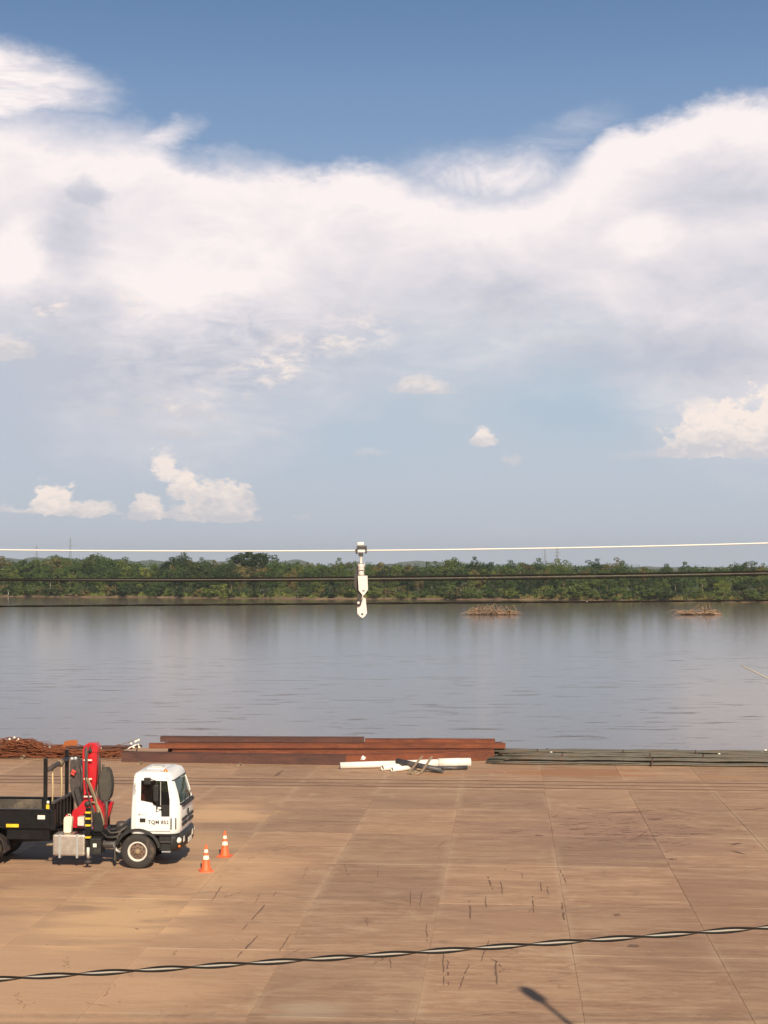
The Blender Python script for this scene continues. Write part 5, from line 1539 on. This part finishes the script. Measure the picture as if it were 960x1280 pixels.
def plate_with_hole(nm, pts, hu, hv_, rad, y0_, y1_):
    pl_ = hprism(nm + '_tmp', pts, y0_, y1_, M_HANGW, 0); c_ = MB().lathe([(.0001, y0_ - .02), (rad, y0_ - .02), (rad, y1_ + .02), (.0001, y1_ + .02)], 16, 'y', (HX(hu), 0, HZ(hv_)), smooth=False)
    bm = bmesh.new(); me_ = c_.mesh('c'); bm.from_mesh(me_); bmesh.ops.remove_doubles(bm, verts=bm.verts, dist=.0008); bmesh.ops.recalc_face_normals(bm, faces=bm.faces); bm.to_mesh(me_); bm.free()
    co = obj('cut', me_, hg); md = pl_.modifiers.new('b', 'BOOLEAN'); md.operation = 'DIFFERENCE'; md.object = co; md.solver = 'EXACT'
    bpy.context.view_layer.update(); me2 = evaluated(pl_, nm, M_HANGW); drop(pl_); drop(co); return obj(nm, me2, hg)
plate_with_hole('yoke_plate', [(447.5, 720), (459.3, 719.5), (460, 737), (455.5, 743.5), (453.5, 744), (448.5, 738)], 454.5, 739, .011, -.035, -.022)
hprism('back_plate', [(444, 712), (447, 707), (449, 720), (449, 744), (445, 738), (442.5, 732), (442.5, 722)], .02, .035, M_DARKMETAL)  # plate coloured dark for the shade it hangs in
hprism('side_link', [(449, 739), (452, 744), (450, 753), (446.5, 752), (447, 744)], -.01, .01, M_DARKMETAL)
m = MB(); pts = [(HX(448.2) + .020 * cos(t * .524), -.02, HZ(753.3) + .024 * sin(t * .524)) for t in range(13)]; m.tube(pts, .009, 7).build('shackle', M_DARKMETAL, hg)
MB().cyl((HX(441.5), -.02, HZ(753.5)), (HX(446), -.02, HZ(753.5)), .008, n=8).build('shackle_pin', M_DARKMETAL, hg)
MB().cyl((HX(448.2), -.035, HZ(753.3)), (HX(448.2), -.005, HZ(753.3)), .012, n=10).build('pin_end', M_HANGW, hg)
MB().tube([(HX(455), -.03, HZ(739)), (HX(453.6), -.03, HZ(744)), (HX(452.6), -.03, HZ(750))], .007, 7).build('link_bolt', M_HANGW, hg)
for hu_, hv_ in ((454.5, 739), (452.8, 767.8)): MB().cyl((HX(hu_), .001 if hv_ > 750 else -.03, HZ(hv_)), (HX(hu_), .012 if hv_ > 750 else -.024, HZ(hv_)), .0108, n=12).build('hole_bush', M_DARKMETAL, hg)
plate_with_hole('lower_plate', [(454, 746.5), (457, 748), (458.8, 766), (456.5, 770), (453.5, 772.5), (450.5, 771), (446.8, 767), (446.5, 757), (450, 755)], 452.8, 767.8, .011, .0, .014)


# ------------------------------------------------------------ street lamp out of the frame whose shadow falls on the concrete
sh = G(677, 1251)          # shadow of the head's foot
LH = 8.4
kx = LH / tan(SUN_EL)
lx, ly = sh.x + sin(SUN_AZ) * kx, sh.y - cos(SUN_AZ) * kx
lp = empty('street_lamp', (lx, ly, 0)); tag(lp, 'grey street lamp post standing just outside the right edge, its shadow on the concrete', 'street lamp')
MB().tube([(0, 0, 0), (0, 0, LH * .5), (0, 0, LH + .05)], [.085, .07, .05], 12).build('post', M_STEELG, lp)
MB().box(-.17, .17, -.17, .17, 0.003, .03, .005).build('base_plate', M_STEELG, lp)
hd = MB().prism([(-.05, -.09), (.10, -.15), (.55, -.15), (.72, -.06), (.72, .06), (.55, .15), (.10, .15), (-.05, .09)], -.05, .05, axis='z', bev=.02).build('lamp_head', M_STEELG, lp)
hd.location = (0, 0, LH); hd.rotation_euler = (0, radians(-20), radians(107))
MB().tube([Vector((0, 0, 6.05)), P(960, 848, ly) - Vector((lx, ly, 0)), P(927, 832, ly) - Vector((lx, ly, 0))], .009, 7).build('guy_rod', M_ALC, lp)

# things that still share a label are told apart by their order from left to right
shared = {}
for o in list(COL.objects):
    if o.parent is None and 'label' in o and 'category' in o: shared.setdefault(o['label'], []).append(o)
ORD = {2: ('left one of two', 'right one of two'), 3: ('leftmost of three', 'middle of three', 'rightmost of three')}
NTH = ('leftmost', 'second from left', 'third from left', 'fourth from left', 'fifth from left', 'sixth from left', 'seventh from left', 'eighth from left', 'ninth from left', 'tenth from left')
for lab, os_ in shared.items():
    if len(os_) < 2: continue
    os_.sort(key=lambda o: o.location.x / max(1.0, o.location.y))
    for i, o in enumerate(os_):
        nm = ORD[len(os_)][i] if len(os_) in ORD else 'rightmost' if i == len(os_) - 1 else NTH[i] if i < 10 else '%dth from left' % (i + 1)
        o['label'] = lab + ', ' + nm

# ------------------------------------------------------------ humid air
hm = bpy.data.materials.new('humid_air'); hm.use_nodes = True; n = hm.node_tree; n.nodes.clear()
ho = n.nodes.new('ShaderNodeOutputMaterial'); pv = n.nodes.new('ShaderNodeVolumePrincipled')
pv.inputs['Color'].default_value = (0.86, 0.92, 1.0, 1); pv.inputs['Density'].default_value = 0.00010; pv.inputs['Anisotropy'].default_value = 0.2
n.links.new(pv.outputs[0], ho.inputs['Volume'])
hz_o = MB().box(-1600, 1600, -330, 7200, -8, 90).build('haze', hm); tag(hz_o, 'pale humid air over the river', kind='stuff')
